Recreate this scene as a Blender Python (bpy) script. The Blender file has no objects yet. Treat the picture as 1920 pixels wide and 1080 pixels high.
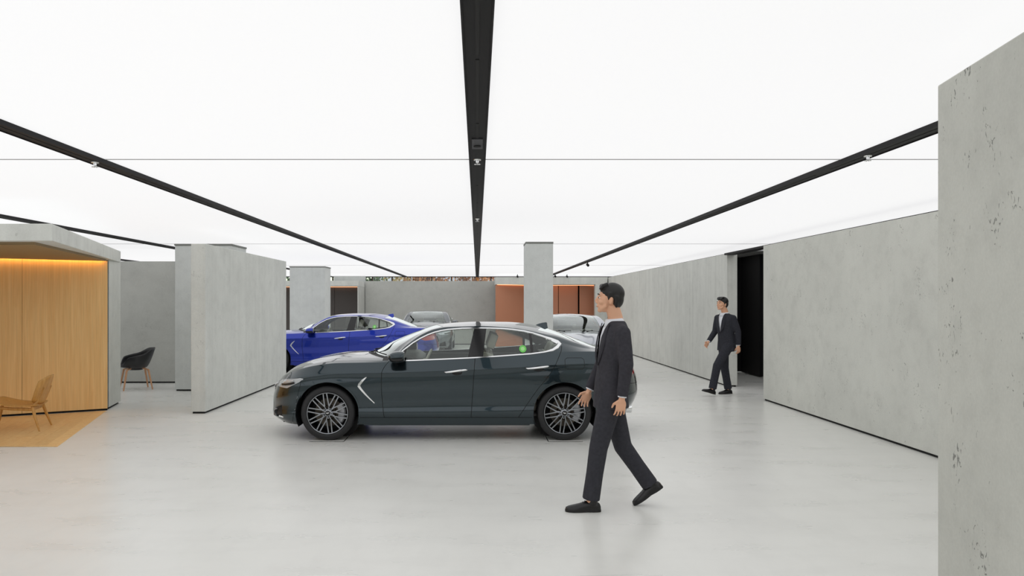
import bpy, bmesh, math, random
from mathutils import Vector, Matrix, Euler
R = math.radians
PI = math.pi
random.seed(7)
scene = bpy.context.scene
COL = scene.collection

# ------------------------------------------------------------------ camera, world, exposure
CAM_H = 1.64
FPX = 1450.0
cam_d = bpy.data.cameras.new('camera')
cam = bpy.data.objects.new('camera', cam_d)
COL.objects.link(cam)
cam.location = (0, 0, CAM_H)
cam.rotation_euler = (PI / 2, 0, 0)
cam_d.sensor_width = 36.0
cam_d.lens = FPX / 1920 * 36.0
cam_d.shift_x = (960 - 895) / 1920
cam_d.shift_y = (569 - 540) / 1920
cam_d.clip_end = 300
scene.camera = cam

world = bpy.data.worlds.new('sky')
scene.world = world
world.use_nodes = True
wn = world.node_tree.nodes
sky = wn.new('ShaderNodeTexSky')
sky.sky_type = 'NISHITA'
sky.sun_disc = False
sky.sun_elevation = R(32)
sky.sun_rotation = R(120)
wn['Background'].inputs['Strength'].default_value = 0.30
world.node_tree.links.new(sky.outputs['Color'], wn['Background'].inputs['Color'])

CEIL_EMIT = 0.815
WARM_EMIT = 9.0
vs = scene.view_settings
vs.view_transform = 'Standard'
vs.look = 'None'
vs.exposure = 0.0
vs.gamma = 1.0
vs.use_curve_mapping = False


# ------------------------------------------------------------------ helpers
def at(px, py, s):
    """pixel in the photograph plus scale (px per metre) -> world point"""
    return Vector(((px - 895) / s, FPX / s, CAM_H - (py - 569) / s))


def srgb(r, g, b):
    def f(c):
        c /= 255.0
        return c / 12.92 if c <= 0.04045 else ((c + 0.055) / 1.055) ** 2.4
    return (f(r), f(g), f(b), 1.0)


def pchip(pts):
    xs = [p[0] for p in pts]
    ys = [p[1] for p in pts]
    n = len(xs)
    h = [xs[i + 1] - xs[i] for i in range(n - 1)]
    d = [(ys[i + 1] - ys[i]) / h[i] for i in range(n - 1)]
    m = [0.0] * n
    m[0], m[-1] = d[0], d[-1]
    for i in range(1, n - 1):
        if d[i - 1] * d[i] <= 0:
            m[i] = 0.0
        else:
            w1, w2 = 2 * h[i] + h[i - 1], h[i] + 2 * h[i - 1]
            m[i] = (w1 + w2) / (w1 / d[i - 1] + w2 / d[i])

    def f(x):
        if x <= xs[0]:
            return ys[0]
        if x >= xs[-1]:
            return ys[-1]
        lo, hi = 0, n - 1
        while hi - lo > 1:
            k = (lo + hi) // 2
            if xs[k] <= x:
                lo = k
            else:
                hi = k
        t = (x - xs[lo]) / h[lo]
        t2, t3 = t * t, t * t * t
        return ((2 * t3 - 3 * t2 + 1) * ys[lo] + (t3 - 2 * t2 + t) * h[lo] * m[lo]
                + (-2 * t3 + 3 * t2) * ys[hi] + (t3 - t2) * h[lo] * m[hi])
    return f


class MB:
    """collects polygons for ONE mesh object"""

    def __init__(self):
        self.v, self.f, self.n = [], [], None

    def add(self, vs_, fs):
        o = len(self.v)
        self.v += [Vector(p) for p in vs_]
        self.f += [[i + o for i in f] for f in fs]
        return self

    def box(self, lo, hi, m=None):
        x0, y0, z0 = lo
        x1, y1, z1 = hi
        p = [Vector(q) for q in ((x0, y0, z0), (x1, y0, z0), (x1, y1, z0), (x0, y1, z0),
                                 (x0, y0, z1), (x1, y0, z1), (x1, y1, z1), (x0, y1, z1))]
        if m:
            p = [m @ q for q in p]
        return self.add(p, [(0, 3, 2, 1), (4, 5, 6, 7), (0, 1, 5, 4), (1, 2, 6, 5), (2, 3, 7, 6), (3, 0, 4, 7)])

    def prism(self, poly, z0, z1):
        """poly: list of (x, y) counter-clockwise"""
        a = sum(poly[i][0] * poly[(i + 1) % len(poly)][1] - poly[(i + 1) % len(poly)][0] * poly[i][1]
                for i in range(len(poly)))
        if a < 0:
            poly = poly[::-1]
        n = len(poly)
        p = [(x, y, z0) for x, y in poly] + [(x, y, z1) for x, y in poly]
        f = [list(range(n))[::-1], list(range(n, 2 * n))]
        f += [(i, (i + 1) % n, n + (i + 1) % n, n + i) for i in range(n)]
        return self.add(p, f)

    def tube(self, pts, rad, seg=10, flat=None, closed=False, up=None, caps=True):
        """swept tube; rad: number or list; flat: (a, b) scale along side / up"""
        pts = [Vector(p) for p in pts]
        n = len(pts)
        if not hasattr(rad, '__len__'):
            rad = [rad] * n
        rings = []
        prev = None
        for i in range(n):
            if closed:
                t = (pts[(i + 1) % n] - pts[i - 1]).normalized()
            else:
                t = (pts[min(i + 1, n - 1)] - pts[max(i - 1, 0)]).normalized()
            if up is not None:
                a = Vector(up).cross(t)
            elif prev is None:
                a = t.cross(Vector((0, 0, 1)) if abs(t.z) < .9 else Vector((0, 1, 0)))
            else:
                a = prev - t * prev.dot(t)
            if a.length < 1e-6:
                a = t.orthogonal()
            a.normalize()
            b = t.cross(a)
            prev = a
            fa, fb = flat if flat else (1, 1)
            rings.append([pts[i] + (a * math.cos(q) * fa + b * math.sin(q) * fb) * rad[i]
                          for q in [2 * PI * k / seg for k in range(seg)]])
        v = [p for r in rings for p in r]
        f = []
        m = n if closed else n - 1
        for i in range(m):
            j = (i + 1) % n
            for k in range(seg):
                l = (k + 1) % seg
                f.append((i * seg + k, i * seg + l, j * seg + l, j * seg + k))
        if caps and not closed:
            f.append(list(range(seg))[::-1])
            f.append([(n - 1) * seg + k for k in range(seg)])
        return self.add(v, f)

    def ball(self, c, r, seg=14, rings=9, m=None):
        c = Vector(c)
        if not hasattr(r, '__len__'):
            r = (r, r, r)
        v = [Vector((0, 0, r[2]))]
        for i in range(1, rings):
            a = PI * i / rings
            for k in range(seg):
                b = 2 * PI * k / seg
                v.append(Vector((r[0] * math.sin(a) * math.cos(b), r[1] * math.sin(a) * math.sin(b), r[2] * math.cos(a))))
        v.append(Vector((0, 0, -r[2])))
        if m:
            v = [m @ p for p in v]
        v = [p + c for p in v]
        f = [(0, 1 + k, 1 + (k + 1) % seg) for k in range(seg)]
        for i in range(rings - 2):
            for k in range(seg):
                a, b = 1 + i * seg + k, 1 + i * seg + (k + 1) % seg
                f.append((a, a + seg, b + seg, b))
        e = len(v) - 1
        o = 1 + (rings - 2) * seg
        f += [(e, o + (k + 1) % seg, o + k) for k in range(seg)]
        return self.add(v, f)

    def lathe(self, prof, seg=32, axis='y', c=(0, 0, 0), closed=False):
        """prof: (r, h) pairs turned about an axis through c"""
        c = Vector(c)
        n = len(prof)
        v = []
        for r, h in prof:
            for k in range(seg):
                a = 2 * PI * k / seg
                if axis == 'y':
                    v.append(c + Vector((r * math.cos(a), h, r * math.sin(a))))
                else:
                    v.append(c + Vector((r * math.cos(a), r * math.sin(a), h)))
        f = []
        for i in range(n if closed else n - 1):
            j = (i + 1) % n
            for k in range(seg):
                l = (k + 1) % seg
                q = (i * seg + k, i * seg + l, j * seg + l, j * seg + k)
                f.append(q if axis != 'y' else q[::-1])
        return self.add(v, f)

    def grid(self, P, flip=False):
        n, m = len(P), len(P[0])
        f = []
        for i in range(n - 1):
            for j in range(m - 1):
                q = (i * m + j, i * m + j + 1, (i + 1) * m + j + 1, (i + 1) * m + j)
                f.append(q[::-1] if flip else q)
        return self.add([p for r in P for p in r], f)

    def build(self, name, mat, parent=None, smooth=False, bevel=0, seg=2, solid=0, sub=0, split=None):
        me = bpy.data.meshes.new(name)
        me.from_pydata([tuple(p) for p in self.v], [], self.f)
        if bevel:
            bm = bmesh.new()
            bm.from_mesh(me)
            bm.normal_update()
            ed = [e for e in bm.edges if len(e.link_faces) == 2 and e.calc_face_angle(0) > R(25)]
            bmesh.ops.bevel(bm, geom=ed, offset=bevel, segments=seg, affect='EDGES', profile=0.5, clamp_overlap=True)
            bm.to_mesh(me)
            bm.free()
        if smooth:
            me.polygons.foreach_set('use_smooth', [True] * len(me.polygons))
            if split:
                me.set_sharp_from_angle(angle=R(split))
        if self.n is not None:
            me.polygons.foreach_set('use_smooth', [True] * len(me.polygons))
            me.normals_split_custom_set_from_vertices([tuple(n) for n in self.n])
        me.materials.append(mat)
        o = bpy.data.objects.new(name, me)
        COL.objects.link(o)
        if parent:
            o.parent = parent
        if solid:
            md = o.modifiers.new('solid', 'SOLIDIFY')
            md.thickness = solid
            md.offset = 0
        if sub:
            md = o.modifiers.new('sub', 'SUBSURF')
            md.levels = md.render_levels = sub
        return o


def remesh(mb, name, mat, parent=None, voxel=0.007, smooth=6, cut=None):
    """fuse overlapping solids into one continuous surface"""
    t = mb.build('tmp', mat)
    md = t.modifiers.new('r', 'REMESH')
    md.mode = 'VOXEL'
    md.voxel_size = voxel
    sm = t.modifiers.new('s', 'SMOOTH')
    sm.iterations = smooth
    sm.factor = 0.5
    dg = bpy.context.evaluated_depsgraph_get()
    me = bpy.data.meshes.new_from_object(t.evaluated_get(dg))
    me.name = name
    old = t.data
    bpy.data.objects.remove(t)
    bpy.data.meshes.remove(old)
    if cut:
        bm = bmesh.new()
        bm.from_mesh(me)
        cut(bm)
        bm.to_mesh(me)
        bm.free()
    me.polygons.foreach_set('use_smooth', [True] * len(me.polygons))
    me.materials.clear()
    me.materials.append(mat)
    o = bpy.data.objects.new(name, me)
    COL.objects.link(o)
    if parent:
        o.parent = parent
    return o


def tag(o, label=None, cat=None, group=None, kind=None):
    if label:
        o['label'] = label
    if cat:
        o['category'] = cat
    if group:
        o['group'] = group
    if kind:
        o['kind'] = kind
    return o


def empty(name, loc=(0, 0, 0), rz=0.0, label=None, cat=None, group=None, kind=None):
    o = bpy.data.objects.new(name, None)
    o.empty_display_size = 0.2
    COL.objects.link(o)
    o.location = loc
    o.rotation_euler = (0, 0, rz)
    return tag(o, label, cat, group, kind)


def copy_tree(o, parent=None, swap=None):
    c = o.copy()
    COL.objects.link(c)
    c.parent = parent
    if swap and c.data and c.data.materials and c.data.materials[0] in swap:
        c.material_slots[0].link = 'OBJECT'
        c.material_slots[0].material = swap[c.data.materials[0]]
    for ch in list(o.children):
        copy_tree(ch, c, swap)
    return c


# ------------------------------------------------------------------ materials
class Mat:
    def __init__(self, name):
        self.m = bpy.data.materials.new(name)
        self.m.use_nodes = True
        self.t = self.m.node_tree
        self.n, self.l = self.t.nodes, self.t.links
        self.b = self.n['Principled BSDF']

    def set(self, **kw):
        for k, v in kw.items():
            self.b.inputs[k.replace('_', ' ')].default_value = v
        return self

    def node(self, ty, **kw):
        n = self.n.new(ty)
        for k, v in kw.items():
            setattr(n, k, v)
        return n

    def link(self, a, b):
        self.l.new(a, b)

    def coord(self, scale=(1, 1, 1), rot=(0, 0, 0), kind='Object'):
        tc = self.node('ShaderNodeTexCoord')
        mp = self.node('ShaderNodeMapping')
        mp.inputs['Scale'].default_value = scale
        mp.inputs['Rotation'].default_value = rot
        self.link(tc.outputs[kind], mp.inputs['Vector'])
        return mp.outputs['Vector']

    def noise(self, vec, scale, detail=4, rough=.55, dist=0):
        n = self.node('ShaderNodeTexNoise')
        n.inputs['Scale'].default_value = scale
        n.inputs['Detail'].default_value = detail
        n.inputs['Roughness'].default_value = rough
        n.inputs['Distortion'].default_value = dist
        self.link(vec, n.inputs['Vector'])
        return n.outputs['Fac']

    def ramp(self, fac, stops, interp='LINEAR'):
        r = self.node('ShaderNodeValToRGB')
        cr = r.color_ramp
        cr.interpolation = interp
        while len(cr.elements) < len(stops):
            cr.elements.new(0.5)
        for e, (p, c) in zip(cr.elements, stops):
            e.position = p
            e.color = c if hasattr(c, '__len__') else (c, c, c, 1)
        self.link(fac, r.inputs['Fac'])
        return r.outputs['Color']

    def mix(self, fac, a, b, mode='MIX'):
        m = self.node('ShaderNodeMix', data_type='RGBA', blend_type=mode)
        for sock, val in ((m.inputs[0], fac), (m.inputs[6], a), (m.inputs[7], b)):
            if isinstance(val, bpy.types.NodeSocket):
                self.link(val, sock)
            elif hasattr(val, '__len__'):
                sock.default_value = val
            else:
                sock.default_value = val if sock == m.inputs[0] else (val, val, val, 1)
        return m.outputs[2]

    def math(self, op, a, b=0.0, clamp=False):
        m = self.node('ShaderNodeMath', operation=op, use_clamp=clamp)
        for sock, val in ((m.inputs[0], a), (m.inputs[1], b)):
            if isinstance(val, bpy.types.NodeSocket):
                self.link(val, sock)
            else:
                sock.default_value = val
        return m.outputs[0]

    def bump(self, h, strength=.2, dist=.002):
        b = self.node('ShaderNodeBump')
        b.inputs['Strength'].default_value = strength
        b.inputs['Distance'].default_value = dist
        self.link(h, b.inputs['Height'])
        self.link(b.outputs['Normal'], self.b.inputs['Normal'])


def plain(name, col, rough=.5, metal=0.0, coat=0.0, spec=.5, noise=0.0):
    k = Mat(name)
    k.set(Base_Color=col, Roughness=rough, Metallic=metal, Coat_Weight=coat, Specular_IOR_Level=spec)
    if noise:
        f = k.noise(k.coord(), 40, 4)
        c = k.mix(k.ramp(f, [(.3, 1 - noise), (.7, 1 + noise)]), (0, 0, 0, 1), col, 'MULTIPLY')
        k.link(k.mix(1.0, k.ramp(f, [(.3, 1 - noise), (.7, 1.0)]), col, 'MULTIPLY'), k.b.inputs['Base Color'])
    return k.m


def concrete(name, col, pits=.5, scale=1.0, seed=0.0, streak=0.0):
    k = Mat(name)
    v = k.coord(kind='Object')
    off = k.node('ShaderNodeVectorMath', operation='ADD')
    k.link(v, off.inputs[0])
    off.inputs[1].default_value = (seed * 3.1, seed * 1.7, seed * 2.3)
    v = off.outputs[0]
    big = k.noise(v, .9 * scale, 5, .6, .6)
    mid = k.noise(v, 5 * scale, 5, .62)
    fine = k.noise(v, 60 * scale, 3, .6)
    c = k.mix(k.ramp(big, [(.32, 0.0), (.68, 1.0)]), [x * .93 for x in col[:3]] + [1], [min(1, x * 1.05) for x in col[:3]] + [1])
    c = k.mix(.45, c, k.ramp(mid, [(.25, .80), (.5, 1.0), (.8, 1.08)]), 'MULTIPLY')
    c = k.mix(.35, c, k.ramp(fine, [(.2, .82), (.8, 1.12)]), 'MULTIPLY')
    if streak:
        mp = k.node('ShaderNodeMapping')
        mp.inputs['Scale'].default_value = (6, 6, .25)
        k.link(v, mp.inputs['Vector'])
        st = k.noise(mp.outputs[0], 1.4, 4, .6)
        c = k.mix(streak, c, k.ramp(st, [(.25, .8), (.7, 1.08)]), 'MULTIPLY')
    # small pits and holes, gathered in patches
    mp = k.node('ShaderNodeMapping')
    mp.inputs['Scale'].default_value = (1, 1, .62)
    k.link(v, mp.inputs['Vector'])
    pn = k.noise(mp.outputs[0], 34 * scale, 3, .5, 1.2)
    patch = k.noise(v, 3.1 * scale, 2, .5)
    th = k.math('MULTIPLY', k.ramp(patch, [(.47, 0.0), (.63, 1.0)]), .11 + .022 * pits)
    thr = k.math('SUBTRACT', .745 - .004 * pits, th)
    pit = k.math('MULTIPLY', k.math('SUBTRACT', pn, thr), 26.0, clamp=True)
    pit = k.math('MULTIPLY', pit, pits)
    c = k.mix(pit, c, [x * .36 for x in col[:3]] + [1])
    k.link(c, k.b.inputs['Base Color'])
    k.set(Roughness=.72, Specular_IOR_Level=.25)
    h = k.math('SUBTRACT', k.math('MULTIPLY', mid, .35), pit)
    k.bump(h, .35, .003)
    return k.m


def wood(name, col_a, col_b, rot=(0, 0, 0), scale=1.0, rough=.45, fine=1.0, warp=.8, spec=.4):
    """grain runs along local z unless rotated"""
    k = Mat(name)
    v = k.coord((14 * scale, 14 * scale, .55 * scale), rot)
    a = k.noise(v, 1.6, 5, .6, warp)
    v2 = k.coord((120 * fine, 120 * fine, 1.6), rot)
    b = k.noise(v2, 1.0, 3, .6)
    oi = k.node('ShaderNodeObjectInfo')
    c = k.mix(k.ramp(a, [(.28, 0.0), (.72, 1.0)]), col_a, col_b)
    c = k.mix(.45, c, k.ramp(b, [(.3, .74), (.7, 1.12)]), 'MULTIPLY')
    c = k.mix(1.0, c, k.ramp(oi.outputs['Random'], [(0, .9), (1, 1.05)]), 'MULTIPLY')
    k.link(c, k.b.inputs['Base Color'])
    k.set(Roughness=rough, Specular_IOR_Level=spec)
    k.bump(b, .08, .001)
    return k.m


def emit(name, col, strength):
    k = Mat(name)
    k.set(Base_Color=(.30, .30, .30, 1), Emission_Color=col, Emission_Strength=strength, Roughness=.9, Specular_IOR_Level=0)
    return k.m


def paint(name, col, metal=.35, rough=.32, flake=.06):
    k = Mat(name)
    f = k.noise(k.coord(), 900, 1, .5)
    c = k.mix(1.0, k.ramp(f, [(.3, 1 - flake), (.7, 1 + flake)]), col, 'MULTIPLY')
    k.link(c, k.b.inputs['Base Color'])
    k.set(Metallic=metal, Roughness=rough, Coat_Weight=1.0, Coat_Roughness=.02, Specular_IOR_Level=.5)
    return k.m


def thin_glass(name, tint, refl=1.0):
    k = Mat(name)
    k.n.remove(k.b)
    out = k.n['Material Output']
    tr = k.node('ShaderNodeBsdfTransparent')
    tr.inputs['Color'].default_value = tint
    gl = k.node('ShaderNodeBsdfGlossy')
    gl.inputs['Roughness'].default_value = .01
    gl.inputs['Color'].default_value = (.92, .97, .96, 1)
    fr = k.node('ShaderNodeFresnel')
    fr.inputs['IOR'].default_value = 1.5
    f = k.math('MULTIPLY', fr.outputs[0], 1.7 * refl, clamp=True)
    mx = k.node('ShaderNodeMixShader')
    k.link(f, mx.inputs[0])
    k.link(tr.outputs[0], mx.inputs[1])
    k.link(gl.outputs[0], mx.inputs[2])
    k.link(mx.outputs[0], out.inputs['Surface'])
    return k.m


M = {}
GREY = srgb(213, 214, 207)
M['wall'] = concrete('concrete_wall', GREY, .55, 1.0, 0)
M['wall_near'] = concrete('concrete_near', srgb(201, 202, 195), .9, 1.25, 4)
M['wall_streak'] = concrete('concrete_streaked', srgb(216, 217, 211), .3, .9, 7, .55)
M['wall_left'] = concrete('concrete_left', srgb(217, 219, 214), .35, 1.0, 11, .3)
M['column'] = concrete('concrete_column', srgb(214, 217, 215), .2, 1.0, 14, .2)
M['wall_dim'] = concrete('concrete_dark', srgb(198, 199, 194), .3, .8, 21)
M['black'] = plain('black_metal', srgb(20, 19, 21), .6, 0, 0, .25)
M['slot'] = plain('slot_black', srgb(9, 9, 10), .7)
M['gap'] = plain('shadow_gap', srgb(20, 20, 20), .9)
M['ceiling'] = emit('lit_fabric', (.992, .992, 1.0, 1), CEIL_EMIT)
M['ceil_back'] = plain('ceiling_backing', srgb(150, 150, 150), .9)
M['seam'] = plain('seam_profile', srgb(190, 190, 190), .8)
M['collar'] = plain('collar_grey', srgb(128, 130, 126), .7)
M['warm'] = emit('warm_strip', (1.0, .50, .12, 1), WARM_EMIT)
M['warm2'] = emit('amber_strip', (1.0, .46, .22, 1), 3.2)
M['oak_wall'] = wood('oak_veneer', srgb(234, 186, 120), srgb(246, 206, 142), (0, 0, 0), 1.0, .5, 1.0)
M['oak_floor'] = wood('oak_floor', srgb(226, 180, 118), srgb(246, 212, 156), (R(90), 0, R(-15.8)), .8, .28, .8)
M['oak_chair'] = wood('oak_chair', srgb(186, 132, 62), srgb(214, 164, 92), (0, R(90), 0), 1.2, .38, 1.0, .5)
M['soffit'] = plain('warm_soffit', srgb(150, 126, 90), .6)
M['beech'] = wood('beech_leg', srgb(214, 158, 118), srgb(232, 180, 140), (0, 0, 0), 1.0, .45)
M['shell'] = plain('black_shell', srgb(34, 34, 37), .42)
M['copper'] = plain('copper_panel', srgb(204, 142, 112), .38, .25)
M['dark_niche'] = plain('taupe_panel', srgb(84, 78, 76), .5)

# polished concrete floor
k = Mat('polished_concrete')
v = k.coord()
big = k.noise(v, .45, 3, .5)
mp = k.node('ShaderNodeMapping')
mp.inputs['Scale'].default_value = (.7, 2.0, 1)
mp.inputs['Rotation'].default_value = (0, 0, R(14))
k.link(v, mp.inputs['Vector'])
mid = k.noise(mp.outputs[0], 1.6, 5, .55)
mp2 = k.node('ShaderNodeMapping')
mp2.inputs['Scale'].default_value = (2.2, .8, 1)
mp2.inputs['Rotation'].default_value = (0, 0, R(-20))
k.link(v, mp2.inputs['Vector'])
mid2 = k.noise(mp2.outputs[0], 2.4, 5, .6)
c = k.mix(k.ramp(big, [(.25, 0.0), (.75, 1.0)], 'B_SPLINE'), srgb(221, 221, 216), srgb(231, 231, 227))
c = k.mix(.55, c, k.ramp(mid, [(.25, .88), (.5, .99), (.75, 1.06)], 'B_SPLINE'), 'MULTIPLY')
c = k.mix(.45, c, k.ramp(mid2, [(.25, .90), (.5, 1.0), (.75, 1.06)], 'B_SPLINE'), 'MULTIPLY')
k.link(c, k.b.inputs['Base Color'])
rr = k.ramp(mid, [(.2, .25), (.8, .33)])
k.link(rr, k.b.inputs['Roughness'])
k.set(Specular_IOR_Level=.4)
M['floor'] = k.m

M['p_dark'] = paint('green_grey_paint', srgb(43, 56, 62), .9, .22)
M['p_blue'] = paint('blue_paint', srgb(14, 46, 165), .7, .26)
M['p_silver'] = paint('silver_paint', srgb(190, 194, 202), .75, .34)
M['p_grey'] = paint('grey_paint', srgb(120, 124, 128), .7, .34)
M['chrome'] = plain('chrome', (.86, .87, .88, 1), .09, 1.0)
M['satin'] = plain('satin_chrome', (.72, .73, .74, 1), .22, 1.0)
M['glossblack'] = plain('gloss_black', srgb(12, 12, 14), .18, 0, .15)
M['plastic'] = plain('black_plastic', srgb(22, 22, 23), .6)
M['rubber'] = plain('tyre_rubber', srgb(30, 30, 32), .62)
M['rim'] = plain('gunmetal_rim', srgb(150, 153, 158), .2, 1.0)
M['rim_dark'] = plain('rim_barrel', srgb(18, 18, 20), .6, .3)
M['disc'] = plain('brake_disc', srgb(92, 86, 78), .4, .9)
M['caliper'] = plain('grey_caliper', srgb(205, 206, 210), .35, .2)
M['glass'] = thin_glass('car_glass', (.93, .985, .96, 1), 1.15)
M['screen'] = thin_glass('windscreen_glass', (.82, .92, .89, 1), 1.75)
M['pane'] = thin_glass('facade_glass', (.93, .96, .96, 1), .5)
M['lamp'] = plain('lamp_glass', srgb(196, 200, 204), .12, .25, 1.0)
M['tail'] = plain('red_lens', srgb(170, 14, 22), .1, 0, 1.0)
M['leather'] = plain('cream_leather', srgb(205, 200, 186), .5)
M['leather_d'] = plain('charcoal_leather', srgb(88, 87, 84), .5)
M['green'] = plain('green_sticker', srgb(112, 205, 96), .5)
M['green_l'] = plain('pale_green_sticker', srgb(170, 228, 150), .5)
M['emblem'] = plain('emblem_white', srgb(232, 232, 232), .3)

M['skin'] = plain('skin', srgb(224, 172, 140), .5)
M['hair'] = plain('black_hair', srgb(20, 18, 18), .5)
M['suit'] = plain('charcoal_suit', srgb(62, 61, 67), .85, 0, 0, .2, .25)
M['suit2'] = plain('dark_suit', srgb(54, 55, 62), .85, 0, 0, .2, .25)
M['trouser'] = plain('dark_trousers', srgb(60, 60, 66), .85, 0, 0, .2, .25)
M['shirt'] = plain('white_shirt', srgb(228, 230, 236), .8)
M['shoe'] = plain('black_shoe', srgb(20, 19, 21), .28)
M['sole'] = plain('black_sole', srgb(14, 13, 13), .6)
M['eye'] = plain('eye_white', srgb(232, 228, 224), .25)
M['iris'] = plain('dark_iris', srgb(30, 22, 20), .2)
M['lip'] = plain('lip', srgb(190, 120, 108), .5)
M['leaf_g'] = plain('green_leaf', srgb(92, 112, 58), .6)
M['leaf_y'] = plain('yellow_leaf', srgb(232, 196, 110), .6)
M['leaf_o'] = plain('orange_leaf', srgb(206, 138, 78), .6)
M['bark'] = plain('bark', srgb(82, 66, 54), .9)
M['bronze'] = plain('bronze_frame', srgb(74, 58, 50), .5)
M['pale'] = plain('pale_render', srgb(226, 218, 212), .8)
M['paving'] = plain('paving', srgb(150, 148, 144), .9)

# ------------------------------------------------------------------ the setting
CEIL = 2.76
X0, X1, Y0, Y1 = -12.6, 8.8, -8.0, 32.2
fl = MB().box((X0 - .3, Y0 - .3, -.12), (X1 + .3, Y1 + .4, 0)).build('floor', M['floor'])
tag(fl, 'pale grey polished concrete floor of the showroom', kind='structure')

TRACKS = [-9.0, -6.02, -2.95, 0.0, 2.88]
SEAMS = [Y0, -2.6, 6.0, 14.5, 22.6, Y1 - .2]
ceil = empty('ceiling', (0, 0, CEIL), label='luminous white stretched fabric ceiling in large panels', kind='structure')
xs_ = [X0] + TRACKS + [5.85, X1]
for i in range(len(xs_) - 1):
    for j in range(len(SEAMS) - 1):
        g = .005
        a, b = xs_[i] + g, xs_[i + 1] - g
        c_, d_ = SEAMS[j] + g, SEAMS[j + 1] - g
        MB().box((a, c_, 0), (b, d_, .012)).build('ceiling_panel', M['ceiling'], ceil)
MB().box((X0 - .3, Y0 - .3, .06), (X1 + .3, Y1 + .2, .12)).build('ceiling_backing', M['ceil_back'], ceil)
for j in range(1, len(SEAMS) - 1):
    for i in range(len(xs_) - 1):
        MB().box((xs_[i] + .062, SEAMS[j] - .008, -.005), (xs_[i + 1] - .062, SEAMS[j] + .008, -.0005)).build('seam_profile', M['seam'], ceil)


def track(x, label, slots):
    t = empty('ceiling_track', (x, 12.0, CEIL), label=label, cat='track', group='black ceiling tracks')
    w = .059
    y0, y1 = Y0 - 12.0, Y1 - .25 - 12.0
    MB().box((-w, y0, -.028), (w, y1, -.001)).build('track_channel', M['black'], t, bevel=.003)
    for s_ in (-1, 1):
        MB().box((s_ * w - .004, y0, -.034), (s_ * w + .004, y1, -.002)).build('track_edge', M['black'], t)
    for a, b in slots:
        MB().box((-.0085, a - 12, -.0305), (.0085, b - 12, -.0285)).build('track_slot', M['slot'], t)
    return t


def slots_from(y0, n, ln=1.16, gap=.07):
    return [(y0 + i * (ln + gap), y0 + i * (ln + gap) + ln) for i in range(n)]


tl = {-9.0: 'black ceiling track above the far left corner of the wooden booth',
      -6.02: 'black ceiling track over the wooden booth, meeting the concrete pillar on the left',
      -2.95: 'black ceiling track slanting across the left half of the ceiling to the back wall',
      0.0: 'black ceiling track straight ahead down the middle of the white ceiling, widest looking',
      2.88: 'black ceiling track slanting down the right half of the ceiling towards the slim column'}
tracks = {x: track(x, tl[x], slots_from(1.0, 24) if x == 0.0 else slots_from(2.0, 12, 2.0, .3)) for x in TRACKS}
# sensor plate in the middle track
pl = tracks[0.0]
q = at(895, 269, (569 - 269) / 1.09)
s_ = MB().box((-.037, q.y - 12 - .16, -.037), (.037, q.y - 12 + .16, -.028)).build('sensor_plate', plain('dark_grey_plate', srgb(58, 58, 62), .5), pl, bevel=.002)
MB().tube([(0, q.y - 12 + .05, -.044), (0, q.y - 12 + .05, -.036)], .026, 16).build('sensor_lens', M['slot'], s_)


def sprinkler(px, py, x, label):
    y = FPX * (CEIL - CAM_H - .05) / (569 - py)
    t = empty('sprinkler_head', (x, y, CEIL - .031), label=label, cat='sprinkler', group='sprinkler heads under the tracks')
    MB().lathe([(0, 0), (.03, 0), (.028, -.006), (.012, -.008), (.011, -.024), (0, -.026)], 14, 'z').build('sprinkler_body', M['chrome'], t, smooth=True, split=40)
    m = MB()
    for a in range(8):
        an = a * PI / 4
        m.tube([(0, 0, -.034), (.024 * math.cos(an), .024 * math.sin(an), -.036)], .003, 5)
    m.tube([(0, 0, -.024), (0, 0, -.036)], .005, 8)
    m.build('deflector', M['chrome'], t, smooth=True)
    return t


sprinkler(895, 304, 0.0, 'small chrome sprinkler head under the middle track, the nearer of two')
sprinkler(896, 413, 0.0, 'small chrome sprinkler head under the middle track, the farther of two')
sprinkler(213, 309, -2.95, 'small chrome sprinkler head under the slanting track in the left ceiling')
sprinkler(1585, 297, 2.88, 'small chrome sprinkler head under the slanting track in the right ceiling')


def spot(x, y, label):
    t = empty('track_spotlight', (x, y, CEIL - .03), label=label, cat='spotlight', group='small black spotlights near the back')
    MB().tube([(0, 0, 0), (0, 0, -.05)], .012, 8).build('stem', M['black'], t, smooth=True, split=40)
    MB().tube([(0, .05, -.07), (0, -.09, -.10)], .035, 12).build('lamp_head', M['black'], t, smooth=True, split=40)


spot(2.88, 28.6, 'small black spotlight at the back end of the right hand slanting track')
spot(2.88, 20.2, 'small black spotlight midway along the right hand slanting track')
spot(3.35, 28.9, 'small black spotlight above the copper coloured booth, right of the slim column')
spot(1.5, 28.9, 'small black spotlight above the copper coloured booth, left of the slim column')


def slab(poly, z0, z1, name, mat, parent=None, plinth=True, gap=.028, bevel=.006):
    """upright concrete slab standing on a recessed dark plinth"""
    o = MB().prism(poly, z0 + (gap if plinth else 0), z1).build(name, mat, parent, bevel=bevel, seg=2)
    if plinth:
        cx = sum(p[0] for p in poly) / len(poly)
        cy = sum(p[1] for p in poly) / len(poly)
        pp = []
        for x, y in poly:
            d = Vector((cx - x, cy - y))
            pp.append((x + max(-.02, min(.02, d.x)), y + max(-.02, min(.02, d.y))))
        pl_ = MB().prism(pp, z0, z0 + gap + .002).build('plinth', M['gap'], o)
    return o


def dirslab(a, b, th, side, *args, **kw):
    """slab from plan point a to b with thickness th to one side"""
    a, b = Vector(a), Vector(b)
    d = (b - a).normalized()
    n = Vector((-d.y, d.x)) * th * side
    return slab([tuple(a), tuple(b), tuple(b + n), tuple(a + n)], *args, **kw)


WALL_H = 2.627
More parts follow.
